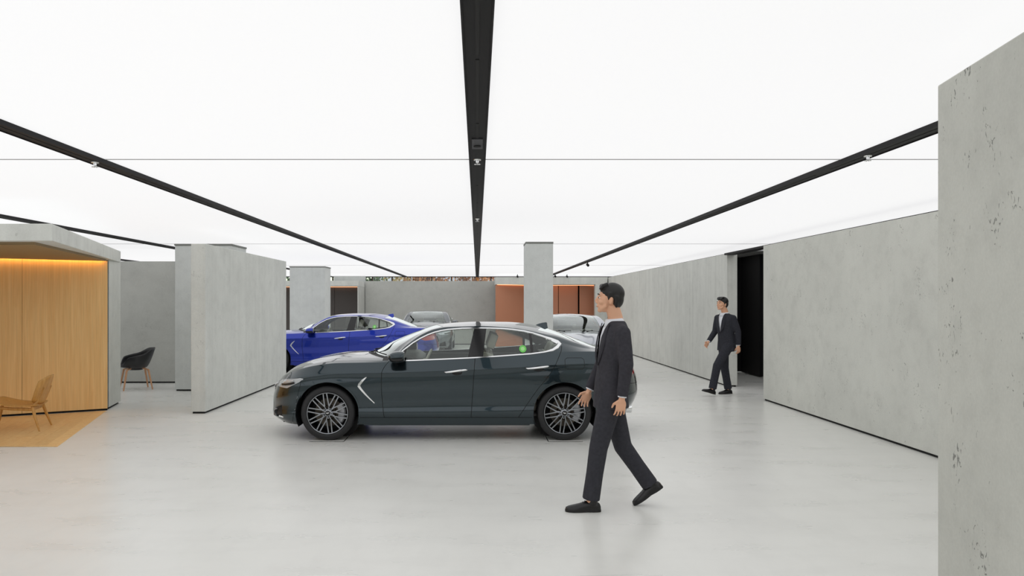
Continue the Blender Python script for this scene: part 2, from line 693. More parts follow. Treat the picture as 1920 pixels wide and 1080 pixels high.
# near right wall, slightly turned
o = dirslab((2.083, 3.502), (1.34, -1.5), .26, 1, 0, WALL_H, 'wall_near_right', M['wall_near'], bevel=.008)
tag(o, 'pitted grey concrete wall end close to the camera at the right edge', kind='structure')
# long right wall, nearer length up to the black doorway
o = slab([(4.885, 3.0), (4.855, 13.13), (5.06, 13.13), (5.09, 3.0)], 0, WALL_H - .008, 'wall_right', M['wall'])
MB().prism([(4.89, 3.0), (4.86, 13.13), (5.05, 13.13), (5.08, 3.0)], WALL_H - .008, WALL_H).build('cap_strip', M['gap'], o)
tag(o, 'long grey concrete wall on the right, between the near wall and the black doorway', kind='structure')
# farther length of the right wall, made of three panels
wr = empty('wall_right_far', (4.95, 15.23, 0), label='long grey concrete wall on the right, beyond the black doorway', kind='structure')
ys = [15.23, 20.6, 25.4, 30.2]
for i in range(3):
    MB().box((-.03, ys[i] - 15.23 + .003, .028), (.17, ys[i + 1] - 15.23 - .003, WALL_H - .008)).build('wall_panel', M['wall_streak'], wr, bevel=.004)
MB().box((.0, .03, 0), (.15, 14.94, .03)).build('plinth', M['gap'], wr)
MB().box((-.02, .005, WALL_H - .008), (.165, 14.96, WALL_H)).build('cap_strip', M['gap'], wr)
# black lined passage behind the doorway
bp = empty('wall_passage', (6.3, 18.4, 0), label='black lined passage behind the opening in the right wall', kind='structure')
MB().box((-.70, 0, .02), (1.9, .15, 2.735)).build('black_wall', M['black'], bp)
MB().box((-.04, -1.25, .02), (.07, -.005, 2.735)).build('black_door_frame', M['black'], bp, bevel=.006)
MB().box((.07, -5.4, .02), (.2, -1.26, 2.735)).build('black_wall', M['black'], bp)
MB().box((-1.44, -5.262, 2.59), (-1.24, -3.178, 2.627)).build('black_header', M['black'], bp, bevel=.003)
MB().box((-.70, -2.2, 2.737), (1.9, .15, 2.755)).build('dim_ceiling_sheet', M['ceil_back'], bp)  # added unlit grey sheet; its colour imitates the ceiling seen dim here

# left hand panel wall, column and back panels
o = slab([(-4.262, 11.51), (-4.045, 11.51), (-4.045, 16.37), (-4.262, 16.37)], 0, 2.53, 'wall_left_panel', M['wall_left'])
tag(o, 'free standing pale concrete panel wall on the left, in front of the blue car nose', kind='structure')
o = slab([(-11.0, 15.95), (-6.0, 15.95), (-6.0, 16.15), (-11.0, 16.15)], 0, 2.51, 'wall_left_back', M['wall_dim'])
tag(o, 'darker grey concrete wall behind the black chair on the left', kind='structure')


def column(poly, label, mat, h=CEIL - .004):
    t = empty('concrete_column', (poly[0][0], poly[0][1], 0), label=label, cat='column')
    q_ = [(x - poly[0][0], y - poly[0][1]) for x, y in poly]
    slab(q_, 0, h - .03, 'shaft', mat, t)
    c0 = sum(p[0] for p in q_) / 4
    c1 = sum(p[1] for p in q_) / 4
    MB().prism([(c0 + (x - c0) * 1.02, c1 + (y - c1) * 1.02) for x, y in q_], h - .03, h).build('collar', M['collar'], t)
    return t


column([(-5.67, 14.5), (-4.61, 14.5), (-4.61, 15.42), (-5.67, 15.42)], 'broad concrete pillar on the left behind the free standing panel wall', M['column'])
column([(-5.63, 23.2), (-4.575, 23.2), (-4.575, 24.1), (-5.63, 24.1)], 'broad pale concrete pillar behind the blue car', M['column'])
column([(.88, 14.0), (1.372, 14.0), (1.372, 14.66), (.88, 14.66)], 'slim concrete column behind the dark car, right of centre', M['column'])

# back wall and side walls
o = slab([(-4.48, 30.85), (1.2, 30.85), (1.2, 31.05), (-4.48, 31.05)], 0, 2.535, 'wall_back', M['wall_dim'])
tag(o, 'grey concrete wall across the back, below the strip of garden glazing', kind='structure')
o = slab([(X0 - .2, Y0), (X0, Y0), (X0, Y1), (X0 - .2, Y1)], 0, CEIL + .06, 'wall_left', M['wall_dim'], plinth=False)
tag(o, 'outer concrete wall on the far left', kind='structure')
o = slab([(X1, Y0), (X1 + .2, Y0), (X1 + .2, Y1), (X1, Y1)], 0, CEIL + .06, 'wall_right_outer', M['wall_dim'], plinth=False)
tag(o, 'outer concrete wall on the far right', kind='structure')
o = slab([(X0, Y0 - .2), (X1, Y0 - .2), (X1, Y0), (X0, Y0)], 0, CEIL + .06, 'wall_front', M['wall_dim'], plinth=False)
tag(o, 'concrete wall behind the camera', kind='structure')

# glazed facade at the back
fac = empty('window_1', (0, Y1, 0), label='bronze framed glazing along the back with garden outside', kind='structure')
nb = 26
xa, xb = X0, X1
MB().box((xa, -.05, 0), (xb, .05, .08)).build('bottom_rail', M['bronze'], fac)
MB().box((xa, -.03, 2.735), (xb, .05, 2.83)).build('top_rail', M['bronze'], fac)
for i in range(nb + 1):
    x = xa + (xb - xa) * i / nb
    MB().box((x - .025, -.05, .08), (x + .025, .05, 2.735)).build('mullion', M['bronze'] if i % 3 else M['satin'], fac)
for i in range(nb):
    a = xa + (xb - xa) * i / nb + .026
    b = xa + (xb - xa) * (i + 1) / nb - .026
    MB().box((a, -.006, .08), (b, .006, 2.735)).build('pane', M['pane'], fac)

# outside
o = MB().box((-60, Y1 + .45, -.3), (60, 110, -.02)).build('ground', M['paving'])
tag(o, 'grey paving outside the back glazing', kind='structure')


def tree(x, y, h, r, mat, label):
    t = empty('street_tree', (x, y, -.02), label=label, cat='tree', group='trees outside the back glazing')
    m = MB()
    m.tube([(0, 0, 0), (.06, .03, h * .3), (0, .05, h * .62), (.1, 0, h * .85)], [.14, .11, .07, .03], 8)
    for a in range(6):
        an = a * 1.05 + x
        z0 = h * (.3 + .06 * a)
        m.tube([(0, 0, z0), (.5 * r * math.cos(an), .5 * r * math.sin(an), z0 + .5), (.85 * r * math.cos(an), .85 * r * math.sin(an), z0 + .75)], [.05, .03, .012], 6)
    m.build('trunk', M['bark'], t, smooth=True)
    m = MB()
    rnd = random.Random(int(x * 100))
    for _ in range(1500):
        a, b = rnd.uniform(0, 2 * PI), math.acos(rnd.uniform(-1, 1))
        q_ = r * rnd.uniform(.45, 1.0) * (1 + .18 * math.sin(3 * a + 2 * b))
        c0 = Vector((q_ * math.sin(b) * math.cos(a), q_ * math.sin(b) * math.sin(a), h * .62 + q_ * 1.05 * math.cos(b)))
        e = Euler((rnd.uniform(0, 6), rnd.uniform(0, 6), rnd.uniform(0, 6))).to_matrix()
        s1 = rnd.uniform(.06, .11)
        m.add([c0 + e @ Vector(p) for p in ((-s1, 0, 0), (0, -s1 * .6, .01), (s1, 0, 0), (0, s1 * .6, .01))], [(0, 1, 2, 3)])
    f = m.build('foliage', mat, t)
    f['kind'] = 'stuff'


for i, (x, y, h, r, mt, lb) in enumerate([
        (-9.2, 38.5, 5.2, 1.9, 'leaf_g', 'green leafed tree seen through the back glazing, leftmost, above the taupe booth'),
        (-5.6, 36.6, 4.6, 1.35, 'leaf_g', 'green leafed tree seen through the glazing, just left of the back wall top'),
        (-3.4, 40.2, 4.8, 1.45, 'leaf_y', 'golden yellow autumn tree seen through the strip of glazing above the back wall'),
        (-2.3, 36.4, 4.8, 1.15, 'leaf_o', 'rusty orange autumn tree above the middle of the back wall'),
        (-.1, 39.5, 5.0, 1.15, 'leaf_o', 'rusty orange autumn tree above the right half of the back wall, farther off'),
        (8.5, 39.0, 5.2, 2.2, 'leaf_g', 'green leafed tree outside on the far right, hidden behind the copper booth')]):
    tree(x, y, h, r, M[mt], lb)
b_ = empty('street_building', (3.0, 52, -.02), label='pale building across the street, seen through the glazing right of the autumn trees', cat='building')
MB().box((-10, 0, 0), (14, 8, 9)).build('facade', M['pale'], b_)
wm = MB().box((-1, -.03, 0), (1, .06, 1.3))
w0 = wm.build('window', M['glossblack'], b_)
for r_ in range(3):
    for c_ in range(8):
        w = w0 if r_ == 0 and c_ == 0 else w0.copy()
        if w is not w0:
            COL.objects.link(w)
        w.location = (-8.6 + 3 * c_, 0, 1.2 + 2.6 * r_)

# ------------------------------------------------------------------ booths
def clip(poly, px, py, nx, ny):
    """keep the side where (p - P).n <= 0"""
    out = []
    for i in range(len(poly)):
        a, b = poly[i], poly[(i + 1) % len(poly)]
        da = (a[0] - px) * nx + (a[1] - py) * ny
        db = (b[0] - px) * nx + (b[1] - py) * ny
        if da <= 0:
            out.append(a)
        if (da < 0 < db) or (db < 0 < da):
            t = da / (da - db)
            out.append((a[0] + (b[0] - a[0]) * t, a[1] + (b[1] - a[1]) * t))
    return out


# wooden booth on the left
K = Vector((-4.58, 8.33))
PA = Vector((-5.71, 11.98))
PB = Vector((-5.88, 12.75))
W0 = Vector((-5.67, 11.86))
wd = Vector((-1.23, -.69)).normalized()
wnrm = Vector((wd.y, -wd.x))          # pointing behind the panels
if wnrm.y < 0:
    wnrm = -wnrm
booth = empty('wooden_booth', (K.x, K.y, 0), label='concrete framed booth on the left lined with warm oak panels and a lit cove', cat='booth')


def L(p):
    return (p[0] - K.x, p[1] - K.y)


far = (-12.2, 12.75)
MB().prism([L(p) for p in (K, PB, far, (-12.2, K.y))], 2.315, 2.50).build('roof_slab', M['wall_left'], booth, bevel=.006)
MB().prism([L(p) for p in (K + Vector((-.28, .16)), W0 - wnrm * .09 + Vector((-.02, -.02)), tuple(W0 + wd * 7.0 - wnrm * .09), (-12.1, K.y + .16))], 2.285, 2.3155).build('soffit', M['soffit'], booth)
pier = MB().prism([L(p) for p in (PA, PB, PB + Vector((-.5, -.0)), PA + Vector((-.05, .02)))], .03, 2.32).build('pier', M['wall_left'], booth, bevel=.005)
MB().prism([L(p) for p in (PA + Vector((-.02, .03)), PB + Vector((-.03, -.02)), PB + Vector((-.48, -.02)), PA + Vector((-.05, .03)))], 0, .032).build('plinth', M['gap'], pier)
for i in range(6):
    a = W0 + wd * (1.13 * i + .0015)
    b = W0 + wd * (1.13 * (i + 1) - .0015)
    MB().prism([L(p) for p in (a, b, b + wnrm * .03, a + wnrm * .03)], .03, 2.29).build('oak_panel', M['oak_wall'], booth, bevel=.002, seg=1)
e_ = W0 + wd * 6.8
MB().prism([L(p) for p in (W0 + wnrm * .032, e_ + wnrm * .032, e_ + wnrm * .08, W0 + wnrm * .08)], 0, 2.3).build('backing', M['gap'], booth)
a, b = W0 + wd * .05 - wnrm * .02, e_ - wnrm * .02
MB().prism([L(p) for p in (a, b, b - wnrm * .035, a - wnrm * .035)], 2.303, 2.314).build('light_strip', M['warm'], booth)
# oak floor of planks
E0, E1 = Vector((-4.80, 8.84)), Vector((-5.66, 11.80))
e_ = E1 + wd * 6.2
fp = [tuple(E0), tuple(E1), tuple(e_), (e_.x, 8.84)]
wf = MB().prism([L(p) for p in fp], .0, .003).build('wood_floor', M['oak_floor'], booth)
pd = (E1 - E0).normalized()
pn = Vector((pd.y, -pd.x))
if pn.x < 0:
    pn = -pn
rnd = random.Random(3)
wid = .14
for i in range(46):
    s1 = -i * wid
    cuts = [-9.0 + rnd.uniform(0, 1.4)]
    while cuts[-1] < 10:
        cuts.append(cuts[-1] + rnd.uniform(1.3, 2.0))
    for j in range(len(cuts) - 1):
        poly = fp[:]
        pe = E0 + pn * s1
        poly = clip(poly, pe.x - pn.x * .0006, pe.y - pn.y * .0006, pn.x, pn.y)
        pe = E0 + pn * (s1 - wid + .0006)
        if len(poly) > 2:
            poly = clip(poly, pe.x, pe.y, -pn.x, -pn.y)
        p1 = E0 + pd * (cuts[j] + .0006)
        p2 = E0 + pd * (cuts[j + 1] - .0006)
        if len(poly) > 2:
            poly = clip(poly, p1.x, p1.y, -pd.x, -pd.y)
        if len(poly) > 2:
            poly = clip(poly, p2.x, p2.y, pd.x, pd.y)
        if len(poly) > 2:
            ar = abs(sum(poly[k_][0] * poly[(k_ + 1) % len(poly)][1] - poly[(k_ + 1) % len(poly)][0] * poly[k_][1] for k_ in range(len(poly)))) / 2
            if ar > .002:
                MB().prism([L(p) for p in poly], .002, .006).build('plank', M['oak_floor'], wf)

# copper coloured booth at the back right
cb = empty('copper_booth', (.68, 29.0, 0), label='concrete framed booth at the back right lined with copper brown panels', cat='booth')
MB().box((0, 0, 2.355), (4.2, 1.8, 2.63)).build('fascia', M['wall_left'], cb, bevel=.006)
MB().box((3.74, 0, .0), (4.2, .3, 2.355)).build('pier', M['wall_left'], cb, bevel=.006)
MB().box((0.05, 1.7, 0), (4.2, 1.78, 2.355)).build('backing', M['gap'], cb)
MB().prism([(0.03, .05), (1.95, 1.45), (1.92, 1.48), (0.0, .08)], .02, 2.34).build('copper_panel', M['copper'], cb)
xx = [1.97, 2.22, 2.52, 3.30, 4.12]
for i in range(4):
    dy = [1.5, 1.5, 1.5, 1.2][i]
    MB().box((xx[i] + .012, dy, .02), (xx[i + 1] - .012, dy + .04, 2.34)).build('copper_panel', M['copper'], cb, bevel=.003, seg=1)
MB().prism([(0.1, .06), (1.95, 1.38), (4.1, 1.14), (4.1, 1.19), (1.94, 1.44), (.06, .1)], 2.345, 2.353).build('light_strip', M['warm2'], cb)

# taupe booth at the back left
tb = empty('taupe_booth', (-4.49, 29.2, 0), label='concrete framed booth at the back left lined with taupe panels, behind the pillar', cat='booth')
MB().box((-4.6, 0, 2.30), (0, 1.6, 2.50)).build('fascia', M['wall_left'], tb, bevel=.006)
MB().box((-.04, .02, 0), (0, 1.6, 2.30)).build('side_wall', M['wall_dim'], tb)
for i in range(4):
    MB().box((-4.5 + 1.115 * i, 1.4, .02), (-4.5 + 1.115 * i + 1.107, 1.45, 2.29)).build('taupe_panel', M['dark_niche'], tb, bevel=.003, seg=1)
MB().box((-4.5, 1.46, 0), (-.04, 1.56, 2.3)).build('backing', M['gap'], tb)
MB().box((-4.5, 1.345, 2.29), (-.06, 1.385, 2.298)).build('light_strip', M['warm2'], tb)
o = slab([(-5.75, 31.0), (-4.5, 31.0), (-4.5, 31.2), (-5.75, 31.2)], 0, 2.74, 'wall_back_left', M['column'])
tag(o, 'pale upright slab behind the taupe booth reaching the ceiling', kind='structure')

# ------------------------------------------------------------------ chairs
def lounge_chair(loc, rz, label):
    """low plywood lounge chair; local -x is its front, origin under the rear legs"""
    t = empty('lounge_chair', loc, rz, label, 'chair')
    n, m = 13, 13

    def seat_p(u, w):
        x = .02 - .60 * u
        half = (.245 + .05 * u) * (1 - .0 * u)
        y = w * half
        z = .315 + .085 * u ** 1.4 - .028 * math.sin(PI * min(1, u * 1.0)) + .018 * w * w
        if u > .86:
            z -= .03 * ((u - .86) / .14) ** 2
        # rounded corners
        if u > .8:
            y *= 1 - .22 * ((u - .8) / .2) ** 3
        return Vector((x, y, z))
    g = MB().grid([[seat_p(i / (n - 1), -1 + 2 * j / (m - 1)) for j in range(m)] for i in range(n)])
    o = g.build('seat', M['oak_chair'], t, smooth=True, solid=.016)

    def back_p(u, w):
        z = .335 + .365 * u
        lean = -.01 + .115 * u
        half = .278 * (1 - abs(2 * u - .92) ** 3.2 * .26)
        y = w * half
        x = lean - .04 * (1 - w * w) * -1 - .035 * w * w
        if u > .8:
            z -= .05 * ((u - .8) / .2) ** 2 * w ** 4
        if u < .25:
            z += .05 * (1 - u / .25) ** 2 * w ** 4
        return Vector((x, y, z))
    g = MB().grid([[back_p(i / (n - 1), -1 + 2 * j / (m - 1)) for j in range(m)] for i in range(n)])
    g.build('backrest', M['oak_chair'], t, smooth=True, solid=.015)
    for s in (-1, 1):
        MB().tube([(.06, s * .265, 0), (0, s * .235, .18), (-.035, s * .205, .31)], [.011, .019, .022], 10).build('leg', M['oak_chair'], t, smooth=True, split=50)
        MB().tube([(-.035, s * .205, .30), (.018, s * .165, .40), (.088, s * .155, .545)], [.021, .018, .006], 10).build('back_support', M['oak_chair'], t, smooth=True, split=50)
        MB().tube([(-.585, s * .26, 0), (-.54, s * .23, .18), (-.50, s * .2, .335)], [.011, .017, .020], 10).build('leg', M['oak_chair'], t, smooth=True, split=50)
        MB().tube([(-.50, s * .2, .315), (-.28, s * .2, .29), (-.035, s * .205, .275)], .017, 8, flat=(.7, 1.2)).build('side_rail', M['oak_chair'], t, smooth=True, split=50)
    MB().box((-.055, -.2, .255), (-.025, .2, .305)).build('cross_rail', M['oak_chair'], t, bevel=.006)
    return t


lounge_chair((-5.715, 10.12, .006), R(14), 'low oak plywood lounge chair on the wooden floor of the booth')


def shell_chair(loc, rz, label):
    """black tub shell armchair; local -x is its front"""
    t = empty('tub_chair', loc, rz, label, 'chair')
    # outer skin of the tub: rings from the seat bottom up to the rim
    nu, nv = 48, 12
    rimf = pchip([(0, 1.0), (R(35), .97), (R(75), .70), (R(105), .60), (R(128), .50), (R(142), .2), (R(152), .05), (PI, .03)])

    def rim(a):      # a = 0 at back, +-pi at front
        c = math.cos(a)
        return .43 + .36 * rimf(abs(math.atan2(math.sin(a), c)))

    def P(a, v):
        c, s = math.cos(a), math.sin(a)
        rx = .25 + .05 * v
        ry = .25 + .055 * math.sin(min(1, v * 1.25) * PI / 2)
        bot = .42
        top = rim(a)
        x = c * rx * (.72 + .28 * v) + .04 * v * max(0, c)
        y = s * ry * (.70 + .30 * min(1, v * 1.5))
        z = bot + (top - bot) * (v ** 1.5) - (.0 if v > 0 else 0)
        return Vector((x, y, z))
    rows = [[P(2 * PI * i / nu, j / (nv - 1)) for i in range(nu + 1)] for j in range(nv)]
    m = MB().grid(rows)
    # dished seat closing the bottom
    c0 = len(m.v)
    seat_rows = [[Vector((p.x * k_, p.y * k_, .42 - .02 * (1 - k_ * k_))) for p in rows[0]] for k_ in (1, .75, .5, .25, .02)]
    m.grid(seat_rows, flip=True)
    m.build('shell', M['shell'], t, smooth=True, solid=.012)
    for sx in (-1, 1):
        for sy in (-1, 1):
            MB().tube([(sx * .10, sy * .08, .405), (sx * .19, sy * .17, .375), (sx * .255, sy * .235, 0)], [.016, .020, .013], 10).build('leg', M['beech'], t, smooth=True, split=50)
    MB().tube([(0, 0, .37), (0, 0, .41)], [.12, .14], 16).build('under_frame', M['shell'], t, smooth=True, split=40)
    return t


shell_chair((-6.54, 14.82, 0), R(33), 'black plastic tub chair with pale beech legs beside the dark grey wall')

# ------------------------------------------------------------------ the cars (local x: 0 at front axle, + to the tail)
WB = 2.83
AX_Z = .325
R_ARCH = .372
zbot = pchip([(-.84, .215), (-.45, .172), (.4, .185), (2.4, .185), (3.2, .225), (3.84, .285)])
xn = pchip([(0, -.765), (.1, -.835), (.3, -.832), (.6, -.822), (.82, -.795), (1, -.735)])
xt = pchip([(0, 3.67), (.2, 3.79), (.35, 3.83), (.55, 3.815), (.78, 3.76), (.9, 3.735), (1, 3.79)])
hwv = pchip([(0, .850), (.1, .880), (.19, .900), (.225, .897), (.27, .886), (.36, .886), (.5, .906), (.60, .916), (.70, .915), (.765, .910), (.79, .910), (.825, .919), (.845, .916), (.90, .896), (.95, .878), (1, .860)])
zsh = pchip([(-.735, .668), (-.7, .69), (-.6, .745), (-.45, .808), (-.17, .885), (.1, .918), (.4, .924), (.72, .93), (1.44, .957), (1.76, .972),
             (2.43, 1.018), (2.8, 1.048), (3.2, 1.056), (3.5, 1.052), (3.79, 1.046)])
zc = pchip([(-.735, .668), (-.7, .715), (-.6, .79), (-.45, .866), (-.17, .94), (.1, .978), (.3, .994), (.6, 1.004), (.72, 1.018), (.95, 1.15), (1.2, 1.277),
            (1.40, 1.362), (1.6, 1.389), (1.8, 1.399), (2.1, 1.395), (2.45, 1.350), (2.75, 1.258), (3.0, 1.164), (3.25, 1.086), (3.45, 1.066), (3.65, 1.062), (3.79, 1.046)])
f5 = pchip([(-.735, .9), (.3, .90), (.72, .962), (.93, .90), (1.1, .845), (1.27, .79), (1.43, .76), (1.77, .74), (2.1, .735), (2.36, .742), (2.58, .765), (2.75, .79), (3.0, .84), (3.3, .88), (3.79, .9)])
z5d = pchip([(-.735, .0), (-.45, .022), (.3, .022), (.66, .018), (.72, .02), (.93, .185), (1.1, .292), (1.27, .358), (1.43, .378), (1.77, .372), (2.1, .340), (2.36, .292), (2.58, .220),
             (2.75, .142), (2.9, .085), (3.1, .035), (3.3, .014), (3.79, .0)])
f6 = pchip([(-.735, .62), (.3, .72), (.60, .83), (.72, .875), (.93, .80), (1.1, .75), (1.4, .672), (1.8, .645), (2.45, .65), (2.75, .69), (3.0, .745), (3.25, .79), (3.5, .76), (3.79, .7)])
z6d = pchip([(-.735, .0), (-.45, .042), (.3, .05), (.66, .042), (.72, .05), (.93, .208), (1.1, .316), (1.27, .376), (1.4, .392), (1.8, .386), (2.1, .353), (2.45, .282), (2.75, .192), (3.0, .10), (3.25, .03), (3.5, .012), (3.79, .0)])
bow = pchip([(-.735, 0), (-.2, -.03), (.3, -.16), (.72, -.28), (1.4, -.13), (1.8, 0), (2.45, .12), (3.25, .10), (3.55, .03), (3.79, 0)])
LF, PF, LR, PR = .78, 2.35, .62, 2.7


def flare(x, v):
    k_ = math.exp(-(x / .40) ** 2) + math.exp(-((x - WB) / .42) ** 2)
    return .020 * k_ * max(0, math.sin(PI * min(1, max(0, (v - .05) / .85)))) - .012 * math.exp(-((x - 1.45) / .5) ** 2) * math.sin(PI * v)


def half(x, v):
    a = hwv(v) + flare(x, v)
    if v > .8:       # shoulder narrows towards the tail
        w = (v - .8) / .2
        a -= w * w * (.05 * min(1, max(0, (x - 2.5) / 1.2)) + .03 * min(1, max(0, (-x) / .6)))
    return a


def low_y(x, v):
    dn, dt = x - xn(v), xt(v) - x
    fy = 1.0
    if dn < LF:
        fy *= max(0, 1 - max(0, (LF - dn) / LF) ** PF) ** (1 / PF)
    if dt < LR:
        fy *= max(0, 1 - max(0, (LR - dt) / LR) ** PR) ** (1 / PR)
    return half(x, v) * fy


def up_p(xs, ys, t):
    """upper section at station xs with shoulder half width ys"""
    zs = zsh(xs)
    y5, z5 = f5(xs) * ys, zs + z5d(xs)
    y6, z6 = f6(xs) * ys, zs + z6d(xs)
    if t <= 1:
        b_ = .018 * math.sin(PI * t) * min(1, z5d(xs) / .3)
        return xs, ys + (y5 - ys) * t + b_, zs + (z5 - zs) * t
    if t <= 2:
        k_ = t - 1
        b_ = math.sin(PI * k_) * .008 * min(1, z5d(xs) / .3)
        return xs, y5 + (y6 - y5) * k_ + b_, z5 + (z6 - z5) * k_ + b_
    k_ = 3 - t
    y = y6 * k_
    q_ = 1 - k_ * k_
    # hood: soft power bulge either side of the centre
    bul = 0
    if xs < .66:
        bul = .010 * math.sin(min(1, max(0, (xs + .7) / 1.3)) * PI) * math.exp(-((k_ - .62) / .16) ** 2)
    return xs + bow(xs) * q_, y, z6 + (zc(xs) - z6) * q_ + bul


def surf_y(x, z):
    zs = zsh(x)
    if z <= zs:
        v = max(0, (z - zbot(x)) / (zs - zbot(x)))
        return low_y(x, v)
    ys = low_y(x, 1)
    lo, hi = 0.0, 2.0
    for _ in range(30):
        m_ = (lo + hi) / 2
        if up_p(x, ys, m_)[2] < z:
            lo = m_
        else:
            hi = m_
    return up_p(x, ys, lo)[1]


def surf_n(x, z, e=.006):
    dx = (surf_y(x + e, z) - surf_y(x - e, z)) / (2 * e)
    dz = (surf_y(x, z + e) - surf_y(x, z - e)) / (2 * e)
    return Vector((-dx, 1, -dz)).normalized()


def poly_field(poly):
    """signed distance to a polygon, negative inside"""
    n = len(poly)
    e = [(poly[i], poly[(i + 1) % n]) for i in range(n)]

    def f(x, y):
        best, inside = 1e9, False
        for (ax, ay), (bx, by) in e:
            dx, dy = bx - ax, by - ay
            t = max(0, min(1, ((x - ax) * dx + (y - ay) * dy) / (dx * dx + dy * dy + 1e-12)))
            d = (x - ax - t * dx) ** 2 + (y - ay - t * dy) ** 2
            best = min(best, d)
            if (ay > y) != (by > y) and x < ax + (y - ay) / (by - ay) * dx:
                inside = not inside
        d = math.sqrt(best)
        return -d if inside else d
    return f


class Shell:
    """half car skin: vertices (x, y, z, s, t), faces with a patch id; can be cut along scalar fields"""

    def __init__(self):
        self.v, self.n, self.f, self.lab = [], [], [], []

    def cut(self, field, pred):
        val = {}

        def g(i):
            if i not in val:
                q_ = field(self.v[i])
                val[i] = q_ if abs(q_) > 1e-5 else 1e-5
            return val[i]
        new = {}
        nf, nl = [], []
        for f, lab in zip(self.f, self.lab):
            if not pred(f, lab, self):
                nf.append(f)
                nl.append(lab)
                continue
            sg = [g(i) > 0 for i in f]
            if all(sg) or not any(sg):
                nf.append(f)
                nl.append(lab)
                continue
            A, B = [], []
            m_ = len(f)
            for k_ in range(m_):
                i, j = f[k_], f[(k_ + 1) % m_]
                (A if sg[k_] else B).append(i)
                if sg[k_] != sg[(k_ + 1) % m_]:
                    key = (min(i, j), max(i, j))
                    if key not in new:
                        gi, gj = g(key[0]), g(key[1])
                        t = gi / (gi - gj)
                        a, b = self.v[key[0]], self.v[key[1]]
                        self.v.append(tuple(p + (q_ - p) * t for p, q_ in zip(a, b)))
                        self.n.append((self.n[key[0]] * (1 - t) + self.n[key[1]] * t).normalized())
                        new[key] = len(self.v) - 1
                        val[new[key]] = 1e-5
                    A.append(new[key])
                    B.append(new[key])
            for q_ in (A, B):
                if len(q_) >= 3:
                    nf.append(q_)
                    nl.append(lab)
        self.f, self.lab = nf, nl

    def cen(self, f):
        k_ = len(f)
        return [sum(self.v[i][c_] for i in f) / k_ for c_ in range(5)]


DLO = [(.735, .944), (1.0, .952), (1.44, .969), (1.76, .984), (2.1, 1.006), (2.43, 1.030), (2.60, 1.052), (2.69, 1.078), (2.745, 1.112), (2.775, 1.15),
       (2.755, 1.170), (2.68, 1.203), (2.58, 1.238), (2.47, 1.271), (2.36, 1.296), (2.22, 1.315), (2.1, 1.325), (1.94, 1.331), (1.77, 1.333), (1.60, 1.329), (1.43, 1.316), (1.35, 1.303), (1.27, 1.284),
       (1.185, 1.253), (1.10, 1.212), (1.01, 1.158), (.93, 1.096), (.84, 1.022)]


def curve_x(pts):
    p = pchip(sorted((z, x) for x, z in pts))
    return p


door_f = curve_x([(.68, .24), (.655, .45), (.645, .65), (.648, .80), (.68, .88), (.725, .935)])
door_m = curve_x([(1.71, .24), (1.735, .6), (1.76, .98)])
door_r = curve_x([(2.27, .24), (2.285, .28), (2.335, .36), (2.43, .50), (2.52, .63), (2.62, .75), (2.70, .87), (2.765, 1.0), (2.80, 1.08), (2.815, 1.16), (2.79, 1.2)])


def build_shell():
    S = Shell()
    nv = 36
    vs_ = [i / (nv - 1) for i in range(nv)]
    nf_, nm, nr = 26, 112, 22
    ucols = [('f', i / nf_) for i in range(nf_)] + [('m', i / nm) for i in range(nm)] + [('r', i / nr) for i in range(nr + 1)]

    def lowpt(u, v):
        kind, t = u
        a, b = xn(v) + LF, xt(v) - LR
        if kind == 'f':
            th = t * PI / 2
            x = xn(v) + LF * (1 - math.cos(th) ** (2 / PF))
            return (x, half(x, v) * math.sin(th) ** (2 / PF), None)
        if kind == 'm':
            x = a + (b - a) * t
            return (x, half(x, v), None)
        th = t * PI / 2
        x = xt(v) - LR * (1 - max(0, math.sin(th)) ** (2 / PR)) if t > 0 else b
        return (x, half(x, v) * max(0, math.cos(th)) ** (2 / PR), None)
    # arc length per column at mid height
    s_col, prev, acc = [], None, 0
    for u in ucols:
        x, y, _ = lowpt(u, .75)
        if prev:
            acc += math.hypot(x - prev[0], y - prev[1])
        s_col.append(acc)
        prev = (x, y)
    ts = [i / 10 for i in range(0, 10)] + [1 + i / 4 for i in range(4)] + [2 + i / 16 for i in range(17)]
    rows = nv + len(ts) - 1
    for ci, u in enumerate(ucols):
        for v in vs_:
            x, y, _ = lowpt(u, v)
            z = zbot(x) + (zsh(x) - zbot(x)) * v
            S.v.append((x, y, z, s_col[ci], v - 1))
        xs, ys, _ = lowpt(u, 1)
        for t in ts[1:]:
            x, y, z = up_p(xs, ys, t)
            S.v.append((x, y, z, xs, t))
    for c_ in range(len(ucols) - 1):
        for r_ in range(rows - 1):
            a = c_ * rows + r_
            q_ = [a, a + rows, a + rows + 1, a + 1]
            S.f.append(q_)
            S.lab.append('low' if r_ < nv - 1 else 'up')
    # normals
    N = [Vector((0, 0, 0)) for _ in S.v]
    P3 = [Vector(p[:3]) for p in S.v]
    for f in S.f:
        n = (P3[f[3]] - P3[f[1]]).cross(P3[f[2]] - P3[f[0]])
        for i in f:
            N[i] += n
    # upper station value on the shoulder row for both patches is handled by centroid tests
    for i, p in enumerate(S.v):
        if p[1] < 1e-4:
            N[i].y = 0
        if N[i].length < 1e-12:
            N[i] = Vector((-1 if p[0] < 1 else 1, 0, .3))
        N[i].normalize()
    S.n = N
    S.s_col = s_col
    S.low = lambda s: None
    S.ucols = ucols
    S.lowpt = lowpt
    return S


S = build_shell()
# helper: arc position for a given x on the front corner / rear corner at mid height
def s_at_x(x, rear=False):
    best = None
    for u, s in zip(S.ucols, S.s_col):
        px, py, _ = S.lowpt(u, .75)
        if (u[0] == 'r') == rear or u[0] == 'm':
            d = abs(px - x)
            if best is None or d < best[0]:
                best = (d, s)
    return best[1]


